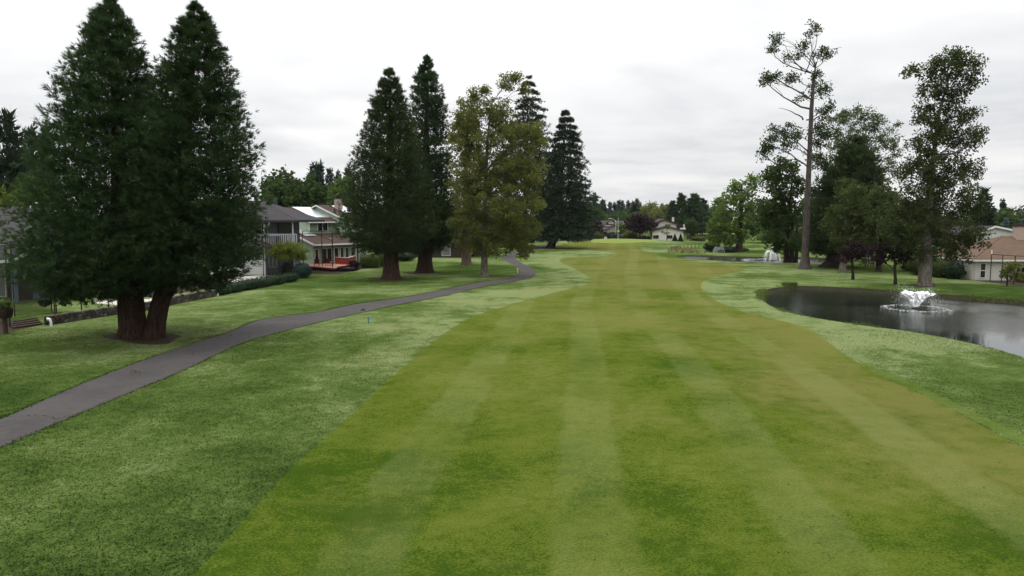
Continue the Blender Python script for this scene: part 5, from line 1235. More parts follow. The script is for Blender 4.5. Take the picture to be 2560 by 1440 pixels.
# ------------------------------------------------------------------ distant and garden trees
GR = 'firs on the far wooded ridge'
rr = random.Random(7)
ridge = [(1487, 484, 30), (1508, 500, 24), (1524, 504, 20), (1536, 507, 18), (1547, 502, 24), (1556, 500, 20), (1571, 503, 20), (1583, 504, 18), (1593, 495, 24), (1605, 520, 22), (1628, 512, 22), (1640, 518, 20), (1655, 510, 22), (1668, 512, 18), (1470, 498, 24), (1450, 505, 24), (1430, 500, 26), (1410, 505, 24), (1615, 520, 20), (1600, 508, 16)]
for i, (u, v, w) in enumerate(ridge):
    stand('ridge_fir', 'dark fir in the row on the far wooded ridge behind the putting green', 'tree', 'fir%d' % (i % 3), u, v, 520 + rr.uniform(-40, 60), w * 1.25, 'hazefir', GR)
for (u, v, Y, w, un, mat, lab) in (
    (1533, 530, 330, 60, 'round1', 'leaf', 'round green tree in the belt just left of the far lamp posts'),
    (1560, 526, 345, 64, 'round0', 'leaf', 'green tree in the belt behind the two far lamp posts'),
    (1590, 512, 360, 56, 'seq0', 'sequoia2', 'dark pointed tree left of the large plum tree top'),
    (1607, 524, 320, 52, 'round1', 'leafdark', 'dark rounded tree directly above the large plum tree'),
    (1632, 506, 340, 66, 'round0', 'olive', 'olive-brown tree behind the white house chimney side'),
    (1662, 512, 330, 70, 'round1', 'olive', 'olive-brown tree directly above the white house'),
    (1682, 505, 300, 40, 'seq0', 'sequoia', 'narrow dark conifer leftmost of the row right of the white house'),
    (1704, 488, 300, 46, 'seq1', 'sequoia', 'tall dark conifer second in the row right of the white house'),
    (1736, 488, 300, 58, 'seq0', 'sequoia', 'tall dark conifer third in the row right of the white house'),
    (1758, 500, 305, 40, 'seq1', 'fir', 'dark conifer fourth in the row right of the white house'),
    (1797, 492, 310, 60, 'fir2', 'fir', 'open dark fir at the right end of the far conifer row'),
    (1775, 515, 320, 60, 'round1', 'leafdark', 'dark rounded tree low between the far conifers'),
    (1484, 512, 300, 60, 'round0', 'leaf', 'green tree behind the small plum tree by the road'),
    (1505, 528, 310, 46, 'round1', 'leaflight', 'light green tree above the grey-roofed distant house'),
    (1452, 520, 280, 60, 'round1', 'leafdark', 'dark tree just right of the leaning spruce'),
    (1726, 545, 232, 42, 'round0', 'leaf', 'small green tree right of the white house'),
    (1552, 556, 258, 34, 'round1', 'leaflight', 'small light green tree behind the far lamp posts'),
    # left background
    (12, 268, 92, 130, 'fir2', 'fir', 'big dark fir cut off by the left edge'),
    (75, 325, 110, 90, 'fir1', 'fir', 'dark fir between the left edge and the twin sequoia'),
    (112, 318, 118, 80, 'fir0', 'fir', 'dark fir half hidden by the twin sequoia'),
    (20, 470, 88, 110, 'round0', 'yellowgreen', 'yellow-green tree above the blue house roof at the left edge'),
    (78, 425, 92, 110, 'round1', 'leaflight', 'light green tree behind the blue house beside the twin sequoia'),
    (664, 452, 185, 40, 'fir1', 'hazefir', 'small dark fir just right of the twin sequoia'),
    (706, 428, 170, 104, 'column', 'leaf', 'tall green tree behind the pale green house, left of three'),
    (742, 450, 165, 76, 'column', 'leaf', 'green tree behind the pale green house, middle of three'),
    (780, 440, 170, 66, 'column', 'leaf', 'green tree behind the pale green house, right of three'),
    (672, 480, 150, 60, 'round0', 'leaf', 'green tree low behind the grey house roof'),
    (784, 412, 230, 60, 'fir0', 'hazefir', 'tall distant fir behind the pale green house, left of the row'),
    (798, 410, 240, 50, 'fir1', 'hazefir', 'tall distant fir behind the pale green house, second of the row'),
    (822, 418, 240, 44, 'fir2', 'hazefir', 'tall distant fir behind the pale green house, third of the row'),
    (844, 430, 250, 36, 'fir0', 'hazefir', 'tall distant fir behind the pale green house, right of the row'),
    (862, 446, 180, 84, 'column', 'leaflight', 'light green tree between the chimney and the middle sequoia'),
    (870, 420, 240, 50, 'fir1', 'hazefir', 'distant fir partly hidden by the middle sequoia'),
    # right background
    (2462, 466, 150, 66, 'fir2', 'fir', 'dark fir right of the ragged maple'),
    (2440, 520, 160, 110, 'round1', 'leafdark', 'dark rounded tree behind the white gable house, left'),
    (2500, 522, 190, 110, 'round0', 'leaf', 'green tree behind the white gable house, middle'),
    (2545, 515, 200, 90, 'round1', 'leafdark', 'dark rounded tree behind the white gable house at the right edge'),
    (2508, 500, 260, 26, 'fir0', 'hazefir', 'thin distant conifer above the white gable house'),
    (2516, 543, 128, 34, 'fir2', 'bluespruce', 'blue spruce behind the tan-roofed house chimney, left of two'),
    (2560, 548, 128, 36, 'fir1', 'bluespruce', 'blue spruce behind the tan-roofed house chimney, right of two'),
    (688, 501, 140, 22, 'fir1', 'bluespruce', 'small blue spruce above the grey house roof'),
    (2290, 500, 175, 120, 'round0', 'leaf', 'green background tree seen through the ragged maple'),
    (2200, 470, 185, 120, 'round1', 'leafdark', 'dark background tree behind the airy locust'),
    (2060, 480, 190, 130, 'round0', 'leaf', 'green background tree behind the tall bare-trunked tree'),
    (1930, 500, 210, 120, 'round1', 'leafdark', 'dark background tree behind the green magnolia'),
    (2360, 530, 150, 110, 'round0', 'leafdark', 'dark background tree behind the right-hand houses'),
    (1010, 470, 175, 120, 'round0', 'leafdark', 'dark background tree behind the middle sequoias, left'),
    (1100, 480, 175, 120, 'round1', 'leafdark', 'dark background tree behind the middle sequoias, right'),
    (940, 500, 165, 90, 'round1', 'leaf', 'green background tree behind the broad middle sequoia'),
    (1230, 520, 220, 90, 'round0', 'leafdark', 'dark background tree behind the olive trees'),
    (1345, 540, 260, 70, 'round1', 'leafdark', 'dark background tree between the two spruces'),
    (480, 480, 130, 160, 'round0', 'leafdark', 'dark background tree glimpsed through the right crown of the twin sequoia'),
    (330, 470, 120, 160, 'round1', 'leafdark', 'dark background tree glimpsed through the left crown of the twin sequoia')):
    stand('background_tree' if un.startswith(('round', 'column')) else 'background_conifer', lab, 'tree', un, u, v, Y, w, mat)
for (u, v, Y, w, lab) in ((1481, 545, 240, 58, 'purple plum tree beside the road, left of the far lamp posts'), (1601, 536, 228, 84, 'large round purple plum tree left of the white house'), (1795, 570, 250, 34, 'small purple tree in front of the far conifers')):
    stand('plum_tree', lab, 'tree', 'plum0', u, v, Y, w)
# sparse young tree in front of the white house
rng = np.random.default_rng(71); b = on(AX(1667, 217), 217); Y = 217
deciduous('young_tree', 'thin sparse young tree in front of the white house', 'tree', b, Y, [(0, 0, -.2, .16), (0, 0, 0, .13), (0, 0, 2, .1), (0, 0, 4.6, .03)],
          [(1665, 563, 6, 3, 0, 6), (1672, 563, 4, 2, 0, 4), (1672, 570, 4, 4, 0, 5), (1656, 579, 5, 3, 0, 5), (1662, 584, 5, 3, 0, 4), (1674, 582, 5, 3, 0, 2)], M['olive'], M['bark_dark'], rng, leaf=.3, lw=.11, per=14, cr=.35, limb_r=.3)
# clipped cones
for u, lab in ((1687, 'dark clipped conical shrub at the white house, left of the pair'), (1701.5, 'dark clipped conical shrub at the white house, right of the pair')):
    rng = np.random.default_rng(int(u)); Y = 214; p = on(AX(u, Y), Y); h = at(u, 585, Y).z - p.z; rb = 6.5 * mpp(Y); n = 900
    t = rng.uniform(0, 1, n) ** 1.4; a = rng.uniform(0, 6.283, n); rad = rb * (1 - t) * (.9 + .1 * rng.uniform(size=n))
    P = np.stack([rad * np.cos(a), rad * np.sin(a), t * h * .96], 1); V, F = diamonds(P, np.stack([np.cos(a), np.sin(a), 0.6 + 0 * a], 1) + rng.normal(size=(n, 3)) * .4, .2, .07, rng)
    Vc, Fc = tube_np([(0, 0, 0), (0, 0, h * .5), (0, 0, h * .97)], [rb * .92, rb * .46, .03], 12)
    V, F, r, mi = merge_quads([(V, F, np.repeat(rng.uniform(0, 1, n), 4), 0), (Vc, Fc, .1, 0)])
    o = link('conical_shrub', np_mesh('conical_shrub', V, F, M['hedge'], rnd=r)); o.location = p; tag(o, lab, 'shrub', 'clipped cones at the white house')
# shrubs near the road
R5 = np.random.default_rng(81)
for (u, v, w, h, mat, lab) in ((1497, 596, 26, 14, 'leafdark', 'dark green shrub beside the driveway left of the utility box'), (1510, 592, 22, 16, 'plum', 'maroon shrub behind the utility box'), (1524, 588, 30, 14, 'rust', 'rust-coloured shrub behind the blue-green one'),
                               (1530, 597, 26, 14, 'teal', 'blue-green shrub left of the tall thin pole'), (1537, 590, 18, 12, 'yellowgreen', 'yellowish shrub at the foot of the lamp post'), (1570, 599, 26, 18, 'yellowgreen', 'bright yellow-green shrub right of the thin pole'), (1578, 600, 34, 16, 'leafdark', 'dark shrub under the large plum tree'),
                               (1548, 600, 26, 6, 'hedge', 'low dark shrub at the foot of the thin pole'), (1605, 600, 50, 8, 'hedge', 'low dark hedge under the large plum tree'), (1780, 614, 36, 20, 'hedge', 'dark rounded shrub left of the low white fountain'), (1830, 618, 80, 16, 'hedge', 'long dark shrub behind the low white fountain'),
                               (1745, 602, 40, 12, 'leafdark', 'low shrub in front of the far brown fence'), (1287, 607, 14, 20, 'leafdark', 'small dark shrub left of the spruce trunks'), (1455, 600, 30, 14, 'yellowgreen', 'yellow-green shrub beside the white sedan'), (1478, 596, 20, 12, 'hedge', 'dark shrub between sedan and driveway'),
                               (1330, 603, 40, 12, 'hedge', 'low dark shrub row behind the spruce trunks'), (1360, 602, 30, 10, 'leafdark', 'low shrub just behind the leaning spruce'), (1385, 601, 20, 9, 'yellowgreen', 'small yellow-green shrub left of the white sedan')):
    Yy = {1287: 175, 1780: 160, 1830: 158, 1745: 228}.get(u, 232 if v >= 595 else 244)
    shrub('shrub', lab, 'shrub', u, v, w, h, M[mat], R5, Y=Yy, n=420, leaf=.4, lw=.16)
# ------------------------------------------------------------------ gardens, walls, fountains, small things
R9 = np.random.default_rng(91)
# clipped hedge row: six rounded bushes grown together
hp = [G(556 + i * 33.5, 736 - i * 6.3) for i in range(6)]
for i, p in enumerate(hp):
    d = (hp[-1] - hp[0]); me = shrub_mesh('hedge_bush', (d.length / 10 + .3, .62, .52), M['hedge'], R9, 1000, .12, .045, .2, lump=.2)
    o = link('hedge_bush', me); o.location = p - Vector((0, 0, .08)); o.rotation_euler[2] = math.atan2(d.y, d.x)
    tag(o, ['dark clipped bush at the near end of the low hedge row', 'second dark bush from the near end of the hedge row', 'third dark bush from the near end of the hedge row', 'third dark bush from the far end of the hedge row', 'second dark bush from the far end of the hedge row', 'dark clipped bush at the far end of the hedge row, beside the white globe'][i], 'bush', 'bushes of the low hedge row')
shrub('dome_bush', 'dark teal dome-shaped bush at the end of the hedge row', 'bush', 757, 695, 46, 40, M['teal'], R9, n=2600, leaf=.07, lw=.03, lump=.03)
shrub('shrub', 'dark shrub between the teal dome and the golf netting', 'shrub', 722, 688, 40, 34, M['hedge'], R9, n=900)
for u, w, lab in ((925, 50, 'clipped box hedge left of the broad sequoia trunk'), (962, 30, 'clipped box hedge behind the broad sequoia trunk')):
    shrub('box_hedge', lab, 'hedge', u, 670 - (4 if u > 950 else 0), w, 34, M['hedgelight'], R9, depth=2.0, box=.6, n=1500, leaf=.13, lw=.05, lump=.04)
for u, v, w, h, mat, lab in ((868, 677, 56, 12, 'plum', 'low maroon shrub along the deck corner'), (884, 668, 30, 16, 'plum', 'maroon shrub at the right end of the deck'), (2372, 692, 50, 20, 'hedgelight', 'rounded boxwood on the right lawn edge'), (2415, 694, 44, 26, 'leafdark', 'dark shrub between boxwood and white wall'),
                             (2440, 692, 26, 34, 'hedge', 'dark upright shrub at the white house corner'), (2330, 682, 60, 30, 'hedge', 'dark hedge behind the maple trunk'), (2275, 678, 44, 30, 'leafdark', 'dark shrub left of the maple trunk'),
                             (690, 672, 50, 16, 'rust', 'brownish shrub behind the golf netting'), (2395, 690, 22, 16, 'rust', 'small rusty shrub behind the boxwood'), (2560, 706, 34, 24, 'leafdark', 'dark shrub at the right edge below the window'), (1010, 652, 60, 24, 'hedge', 'dark shrubs behind the gap between the sequoias')):
    shrub('shrub', lab, 'shrub', u, v, w, h, M[mat], R9, n=800, leaf=.17, lw=.07)
for u, v, w, lab in ((2292, 668, 34, 'red azalea left of the maple trunk'), (2332, 667, 30, 'red azalea right of the maple trunk')):
    shrub('azalea', lab, 'shrub', u, v, w, 24, M['redshrub'], R9, n=700, leaf=.17, lw=.08)
# yellow-green maple in the grey house yard
rng = np.random.default_rng(92); b = G(733, 694); Y = b.y
deciduous('japanese_maple', 'low spreading yellow-green maple behind the golf netting', 'tree', b, Y, [(0, 0, -.2, .2), (0, 0, 0, .16), (.05, 0, .8, .13), (0, 0, 1.6, .1), (-.1, 0, 2.6, .04)],
          [(720, 618, 36, 14, 0, 60), (690, 628, 30, 18, 0, 50), (745, 628, 26, 16, 0, 44), (720, 640, 40, 10, 0, 46), (755, 642, 16, 8, 0, 14)], M['yellowgreen'], M['bark_dark'], rng, leaf=.17, lw=.055, per=34, cr=.42)
# small rose tree in the blue house yard
rng = np.random.default_rng(93); b = G(141, 782); Y = b.y
t = deciduous('rose_tree', 'small dark garden tree with a red bloom in the blue house yard', 'tree', b, Y, [(0, 0, -.1, .06), (0, 0, 0, .05), (0, 0, .8, .04), (0, 0, 1.6, .02)],
          [(140, 738, 34, 16, 0, 40), (115, 752, 16, 12, 0, 16), (160, 752, 16, 12, 0, 16)], M['hedge'], M['bark_dark'], rng, leaf=.12, lw=.05, per=26, cr=.22)
mb = MB(); c = at(105, 729, Y) - b
for i in range(7): mb.lathe([(.02, 0), (.08, .04), (.05, .1)], (c.x + .1 * math.cos(i), c.y + .1 * math.sin(i * 2), c.z + .05 * math.sin(i * 3)), 6)
mb.build('blossom', M['flower'], t)

# stone garden wall: single stones in two courses
ws = thing('stone_wall', 'low fieldstone garden wall behind the twin sequoia', 'wall', (0, 0, 0))
line = [G(u, v) for u, v in ((118, 813), (200, 800), (290, 786), (370, 775), (450, 757), (535, 741))]
segs = []; acc = [0.0]
for a, b_ in zip(line[:-1], line[1:]): acc.append(acc[-1] + (b_ - a).length)
def wall_pt(s):
    s = min(max(s, 0), acc[-1] - 1e-4)
    for i in range(len(acc) - 1):
        if s <= acc[i + 1]:
            f = (s - acc[i]) / (acc[i + 1] - acc[i]); p = line[i].lerp(line[i + 1], f); d = (line[i + 1] - line[i]).normalized(); return p, d
rs = random.Random(4); stones = []
for k in range(9):
    bm = bmesh.new(); bmesh.ops.create_icosphere(bm, subdivisions=1, radius=.5)
    for v in bm.verts:
        v.co = Vector([math.copysign(abs(c) ** .62, c) for c in v.co]) * rs.uniform(.82, 1.12)
    me = bpy.data.meshes.new('stone'); bm.to_mesh(me); bm.free(); me.materials.append(STONES[k % 3]); stones.append(me)
for course in range(3):
    s = rs.uniform(0, .2)
    while s < acc[-1]:
        L = rs.uniform(.30, .46); p, d = wall_pt(s + L / 2)
        o = link('stone', stones[rs.randrange(9)], ws); o.location = p + Vector((d.y * -.02, 0, .10 + .205 * course)); o.scale = (L * 1.08, .34, .235); o.rotation_euler = (0, 0, math.atan2(d.y, d.x) + rs.uniform(-.06, .06)); s += L
mb = MB(); nrm_ = []
for a, b_ in zip(line[:-1], line[1:]):
    d = (b_ - a).normalized(); o = Vector((-d.y, d.x, 0)) * .22; o2 = Vector((-d.y, d.x, 0)) * .05
    mb.prism([a + o2 - Vector((0, 0, .3)), b_ + o2 - Vector((0, 0, .3)), b_ + o - Vector((0, 0, .3)), a + o - Vector((0, 0, .3))], (0, 0, .82))
mb.build('mortar_core', M['mulch'], ws)
# yard lawn behind the wall is the lawn itself; slender black fence posts along the wall
fn = thing('wire_fence', 'thin black post fence standing along the stone wall', 'fence', (0, 0, 0))
for s in (.4, 2.6, 5.0, 7.4, 9.8, 12.4, 15.0, 17.6, acc[-1] - .1):
    p, d = wall_pt(s); z = MB(); z.box((p.x - .03, p.y + .27, 0), (p.x + .03, p.y + .33, 2.0)); z.build('post', M['black'], fn)
for z_ in (1.98,):
    mb = MB()
    for a, b_ in zip(line[:-1], line[1:]): mb.tube([a + Vector((0, .3, z_)), b_ + Vector((0, .3, z_))], .012, 4)
    mb.build('top_wire', M['black'], fn)
# black picket fence beside the patio
pf = thing('picket_fence', 'black metal picket fence behind the leaning sequoia trunk', 'fence', (0, 0, 0))
a, b_ = G(425, 724), G(512, 722); pk = None
for i in range(25):
    p = a.lerp(b_, i / 24)
    if pk is None:
        q = MB(); q.box((-.018, -.018, 0), (.018, .018, 1.25)); pk = q.mesh('picket', M['black'])
    o = link('picket', pk, pf); o.location = p
for z_ in (.15, 1.15):
    mb = MB(); mb.tube([a + Vector((0, 0, z_)), b_ + Vector((0, 0, z_))], .025, 4); mb.build('rail', M['black'], pf)
q = MB(); q.box((b_.x - .06, b_.y - .06, 0), (b_.x + .06, b_.y + .06, 1.9)); q.build('gate_post', M['black'], pf)

# golf netting frames
def netframe(label, posts, top, extra=(), net=None, r=.045, nm='golf_net'):
    "posts: [(point, height)], top: rail between their tops"
    t = thing(nm, label, 'net', (0, 0, 0))
    for p, h in posts: q = MB(); q.tube([p - Vector((0, 0, .2)), p + Vector((0, 0, h))], r, 8); q.build('post', M['black'], t)
    for (p, h), (p2, h2) in zip(posts[:-1], posts[1:]):
        q = MB(); q.tube([p + Vector((0, 0, h - .03)), p2 + Vector((0, 0, h2 - .03))], r * .8, 6); q.build('top_rail', M['black'], t)
    for p, p2 in extra: q = MB(); q.tube([p, p2], r * .7, 6); q.build('brace', M['black'], t)
    if net:
        for i in net:
            (p, h), (p2, h2) = posts[i], posts[i + 1]; q = MB(); o = Vector((0, .02, 0))
            q.add([p + o + Vector((0, 0, .05)), p2 + o + Vector((0, 0, .05)), p2 + o + Vector((0, 0, h2 - .05)), p + o + Vector((0, 0, h - .05))], [(0, 1, 2, 3)]); q.build('netting', M['net'], t)
    return t
def post_h(u, v0, v1):
    p = G(u, v0); return p, at(u, v1, p.y).z - p.z
netframe('black golf net frame hung with dark netting in front of the grey house', [post_h(666, 698, 592), post_h(695, 692, 591), post_h(722, 687, 590)], True, net=(0, 1))
e = [post_h(659, 690, 584), post_h(751, 684, 584), post_h(832, 681, 583)]
netframe('long black net rail on posts crossing in front of the grey balcony', e, True)
e = [post_h(758.5, 676, 577), post_h(806, 674, 577), post_h(832.5, 672, 577)]
p3 = at(790, 583, e[0][0].y); p4 = at(836, 606, e[1][0].y)
netframe('black net frame with a diagonal brace in front of the green house roof', e, True, extra=((p3, p4),))
e = [post_h(-40, 806, 612), post_h(25.5, 818, 612)]
netframe('black net frame corner at the left edge by the blue house', e, True, net=(0,))
e = [post_h(37, 791, 602), post_h(130, 781, 603)]
netframe('second black net frame reaching behind the twin sequoia', e, True, net=(0,))
e = [post_h(2475, 704, 635), post_h(2503, 708, 637), post_h(2534, 712, 639), post_h(2600, 718, 641)]
t = netframe('brown net frame in front of the tan-roofed house', e, True, r=.05)
for o in t.children: o.data.materials[0] = M['darkwood']
p, h = e[0]; q = MB(); q.tube([p + Vector((0, 0, h)), p + Vector((0, 0, h + .45))], .055, 8); q.build('post_cap', M['pvc'], t)
# lamps, posts, stakes
def post(name, label, cat, u, v, vtop, r, mat, cap=None, group=None, sq=False):
    p = G(u, v); h = at(u, vtop, p.y).z - p.z; t = thing(name, label, cat, p, group=group); mb = MB()
    if sq: mb.box((-r, -r, -.1), (r, r, h))
    else: mb.tube([(0, 0, -.1), (0, 0, h)], r, 8)
    mb.build('shaft', M[mat], t)
    q = MB(); q.lathe([(r * 1.02, 0), (r * 1.15, r * .4), (r * .6, r * 1.4), (r * .1, r * 1.7)], (0, 0, h + .002), 8); q.build('cap', M[cap or mat], t); return t
post('marker_stake', 'thin blue marker stake in the rough beside the cart path', 'stake', 921, 808, 793, .045, 'blue')
post('marker_stake', 'white marker stake inside the path bend', 'stake', 1294, 683, 672, .06, 'pvc')
post('marker_stake', 'small dark marker stake right of the path near the spruces', 'stake', 1334.5, 637, 628, .06, 'black')
post('pipe_post', 'white plastic pipe post in front of the hedge row', 'post', 544, 740, 726, .075, 'pvc', sq=True)
post('bollard', 'slim white post among the shrubs right of the maple', 'post', 2374, 690, 662, .09, 'pvc')
post('marker_stake', 'short white stake below the boxwood on the right lawn', 'stake', 2381, 697, 691, .045, 'pvc')
post('wood_post', 'pale tall wooden post right of the maple trunk', 'post', 2346, 689, 640, .14, 'galv', sq=True)
p = G(124, 815); t = thing('drain_pipe', 'white bent drain pipe at the end of the stone wall', 'pipe', p); mb = MB()
mb.tube([(.12, 0, -.1), (.10, 0, .25), (.04, 0, .42), (-.08, 0, .46)], [.075, .075, .085, .085], 10); mb.build('pipe', M['pvc'], t); mb = MB(); mb.tube([(-.08, 0, .46), (-.12, 0, .46)], .1, 10); mb.build('pipe_collar', M['pvc'], t)
p = G(748, 692); t = thing('globe_lamp', 'small white globe lamp at the end of the hedge row', 'lamp', p); mb = MB(); mb.tube([(0, 0, -.1), (0, 0, .18)], .04, 8); mb.build('stem', M['black'], t)
mb = MB(); mb.lathe([(.01, -.16), (.09, -.13), (.15, -.05), (.16, .02), (.12, .11), (.05, .155), (.01, .16)], (0, 0, .32), 14); mb.build('globe', M['lamp'], t, True)
p = G(1003, 646); t = thing('globe_lamp', 'small white globe lamp between the middle sequoia trunks', 'lamp', p); mb = MB(); mb.tube([(0, 0, -.1), (0, 0, .3)], .04, 8); mb.build('stem', M['black'], t)
mb = MB(); mb.lathe([(.01, -.16), (.09, -.13), (.15, -.05), (.16, .02), (.12, .11), (.05, .155), (.01, .16)], (0, 0, .44), 14); mb.build('globe', M['lamp'], t, True)
# barrel planter at the left edge
p = G(14, 834); t = thing('planter', 'dark barrel planter on a wooden post at the left edge', 'planter', p); mb = MB(); mb.tube([(0, 0, -.1), (0, 0, .95)], .14, 10); mb.build('post', M['postwood'], t)
mb = MB(); mb.lathe([(.38, .95), (.46, 1.2), (.48, 1.45), (.44, 1.62), (.40, 1.62), (.38, 1.5)], n=16); mb.build('barrel', M['mulch'], t)
o = link('planting', shrub_mesh('planting', (.42, .42, .3), M['reedgreen'], R9, 300, .3, .02), t); o.location = (0, 0, 1.5)
st = thing('timber_steps', 'weathered timber step boards beside the barrel planter', 'steps', (0, 0, 0))
for i in range(4):
    a, b_ = G(36 + i * 3, 822 - i * 3.4), G(106 - i * 4, 812 - i * 3.0); d = (b_ - a).normalized(); o = Vector((-d.y, d.x, 0)) * .26; q = MB(); q.prism([a + Vector((0, 0, .02 + .05 * i)), b_ + Vector((0, 0, .02 + .05 * i)), b_ + o + Vector((0, 0, .02 + .05 * i)), a + o + Vector((0, 0, .02 + .05 * i))], (0, 0, .1)); q.build('board', M['darkwood'], st)
# street lamps beyond the green
def lamp_post(label, u, v, vtop, arm, Y, mat='galv'):
    p = on(AX(u, Y), Y); h = at(u, vtop, Y).z - p.z; t = thing('street_lamp', label, 'street lamp', p)
    mb = MB(); mb.tube([(0, 0, -.2), (0, 0, h - .3), (0, 0, h)], [.13, .10, .085], 10); mb.build('pole', M[mat], t)
    mb = MB(); mb.tube([(0, 0, h - .12), (arm * .45, 0, h + .25), (arm * .8, 0, h + .62)], .06, 8); mb.build('arm', M[mat], t)
    mb = MB(); x = arm * .8; s = 1 if arm > 0 else -1
    mb.prism([(x, -.16, h + .56), (x + s * .95, -.12, h + .50), (x + s * .95, -.12, h + .58), (x + s * .5, -.14, h + .74), (x, -.16, h + .70)], (0, .32, 0)); mb.build('lamp_head', M[mat], t)
lamp_post('pale street lamp with its arm bent left beyond the green', 1539, 593, 551, -1.7, 232)
lamp_post('distant pale street lamp in front of the far conifers', 1793, 600, 557, -.8, 262)
p = on(AX(1545, 222), 222); h = at(1545, 544, 222).z - p.z; t = thing('sign_pole', 'tall thin pole with a small street sign beyond the green', 'pole', p)
mb = MB(); mb.tube([(0, 0, -.2), (0, 0, h - .5), (-.12, 0, h)], [.085, .07, .05], 8); mb.build('pole', M['galv'], t)
zz = at(1545, 577.5, 222).z - p.z; mb = MB(); mb.box((-.42, -.12, zz - .1), (.42, -.09, zz + .1)); mb.build('sign_plate', M['pvc'], t)
p = on(AX(1514, 224), 224); t = thing('utility_box', 'small pale grey utility box at the back edge of the green', 'utility box', p); mb = MB(); mb.box((-.37, -.3, 0), (.37, .3, .62)); mb.build('cabinet', M['galv'], t); mb = MB(); mb.box((-.41, -.34, .622), (.41, .34, .68)); mb.build('lid', M['galv'], t)
# board fence right of the white house
t = thing('board_fence', 'long brown board fence right of the white house', 'fence', (0, 0, 0)); bd = None
x0, x1 = AX(1716, 240), AX(1812, 240); n = 60
for i in range(n):
    if bd is None: q = MB(); q.box((0, 0, 0), ((x1 - x0) / n - .02, .03, 1.55)); bd = q.mesh('board', M['postwood'])
    o = link('board', bd, t); o.location = (x0 + (x1 - x0) * i / n, 240, HZ(x0, 240) + .02 + .03 * (i % 3))
for z_ in (.4, 1.2): q = MB(); q.box((x0, 240.031, z_), (x1, 240.09, z_ + .1)); q.build('rail', M['postwood'], t)
# white sedan
def sedan(label, loc, rz, s=1.0):
    t = thing('sedan', label, 'car', loc, rz)
    def sec(x, pts): return [(x, y, z) for y, z in pts]
    X = [-2.35, -2.25, -1.75, -1.0, 0, .9, 1.55, 2.15, 2.32]; zt = [.62, .82, .93, .92, .90, .90, .84, .68, .52]; wd = [.72, .82, .87, .88, .88, .88, .86, .78, .66]
    V = []; F = []
    for x, z, w in zip(X, zt, wd): V += [(x, -w * .93, .24), (x, -w, .50), (x, -w * .96, z - .06), (x, -w * .80, z), (x, w * .80, z), (x, w * .96, z - .06), (x, w, .50), (x, w * .93, .24)]
    for i in range(len(X) - 1):
        for j in range(8): F.append((i * 8 + j, i * 8 + (j + 1) % 8, (i + 1) * 8 + (j + 1) % 8, (i + 1) * 8 + j))
    mb = MB(); mb.add(V, F + [tuple(range(7, -1, -1)), tuple(range(64, 72))]); body = mb.build('body', M['carpaint'], t, True)
    mb = MB(); prof = [(-1.85, .92), (-1.05, 1.36), (-.2, 1.42), (.45, 1.38), (1.25, .90)]
    V = []
    for x, z in prof: V += [(x, -.60 if z > 1 else -.74, z), (x, .60 if z > 1 else .74, z)]
    mb.add(V, [(i * 2, i * 2 + 1, i * 2 + 3, i * 2 + 2) for i in range(4)]); mb.build('roof', M['carpaint'], t, True)
    for sy in (-1, 1):
        for x0_, x1_ in ((-1.55, -.45), (-.35, .98)):
            q = MB(); q.add([(x0_, sy * .735, .93), (x1_, sy * .735, .92), (min(x1_, .42) - .02, sy * .615, 1.335), (max(x0_, -1.02), sy * .615, 1.335)], [(0, 1, 2, 3)]); q.build('side_window', M['glass'], t)
    q = MB(); q.add([(1.27, -.68, .93), (1.27, .68, .93), (.5, .56, 1.385), (.5, -.56, 1.385)], [(0, 1, 2, 3)]); q.build('windscreen', M['glass'], t)
    q = MB(); q.add([(-1.84, -.66, .955), (-1.84, .66, .955), (-1.1, .55, 1.37), (-1.1, -.55, 1.37)], [(0, 1, 2, 3)]); q.build('rear_window', M['glass'], t)
    for x in (-1.42, 1.42):
        for sy in (-1, 1):
            q = MB(); q.tube([(x, sy * .68, .32), (x, sy * .895, .32)], .32, 18); w = q.build('wheel', M['tyre'], t, False)
            q = MB(); q.tube([(x, sy * .80, .32), (x, sy * .905, .32)], .19, 12); q.build('hubcap', M['galv'], w)
    for sy in (-1, 1):
        q = MB(); q.box((2.14, sy * .70 - .12, .56), (2.28, sy * .70 + .06 * 0 + .02, .68)); q.build('headlight', M['glassgrey'], t)
        q = MB(); q.box((-2.33, sy * .66 - .13, .64), (-2.27, sy * .66 + .13, .80)); q.build('tail_light', M['flower'], t)
        q = MB(); q.box((.82, sy * .86, .95), (.98, sy * 1.02, 1.07)); q.build('mirror', M['carpaint'], t)
    t.scale = (s, s, s); return t
pc = on(AX(1418.5, 236), 236); sedan('white sedan parked on the road behind the leaning spruce', pc, R(184))
pc = on(AX(1553.5, 246), 246); sedan('white car half hidden behind the shrubs beyond the green', pc, R(170), 1.0)
# row of short posts and dry reeds at the far pond
for i, u in enumerate((1678.5, 1683, 1687.5, 1691.5, 1695.5, 1700, 1709.5, 1719.5, 1728.5, 1737.5, 1747)):
    v = 628 - i * .75; p = G(u, v); h = 12.5 * mpp(p.y); o = MB(); o.tube([(0, 0, -.3), (0, 0, h - .05), (0, 0, h)], [.06, .055, .02], 6); o = o.build('short_post', M['postwood']); o.location = p
    tag(o, ['first (leftmost)', 'second', 'third', 'fourth', 'fifth', 'sixth', 'seventh', 'eighth', 'ninth', 'tenth', 'eleventh (rightmost)'][i] + ' thin dark post from the left in the dry reed row', 'post', 'row of thin posts in the dry reeds')
def reeds(name, label, pts, hgt, mat, rng, w=.03, k=5, lean=.35, kind='stuff'):
    V, F, r = tufts(pts, np.tile([0, 0, 1.0], (len(pts), 1)), hgt, w, k, lean, rng); o = link(name, np_mesh(name, V, F, mat, rnd=r)); return tag(o, label, kind=kind)
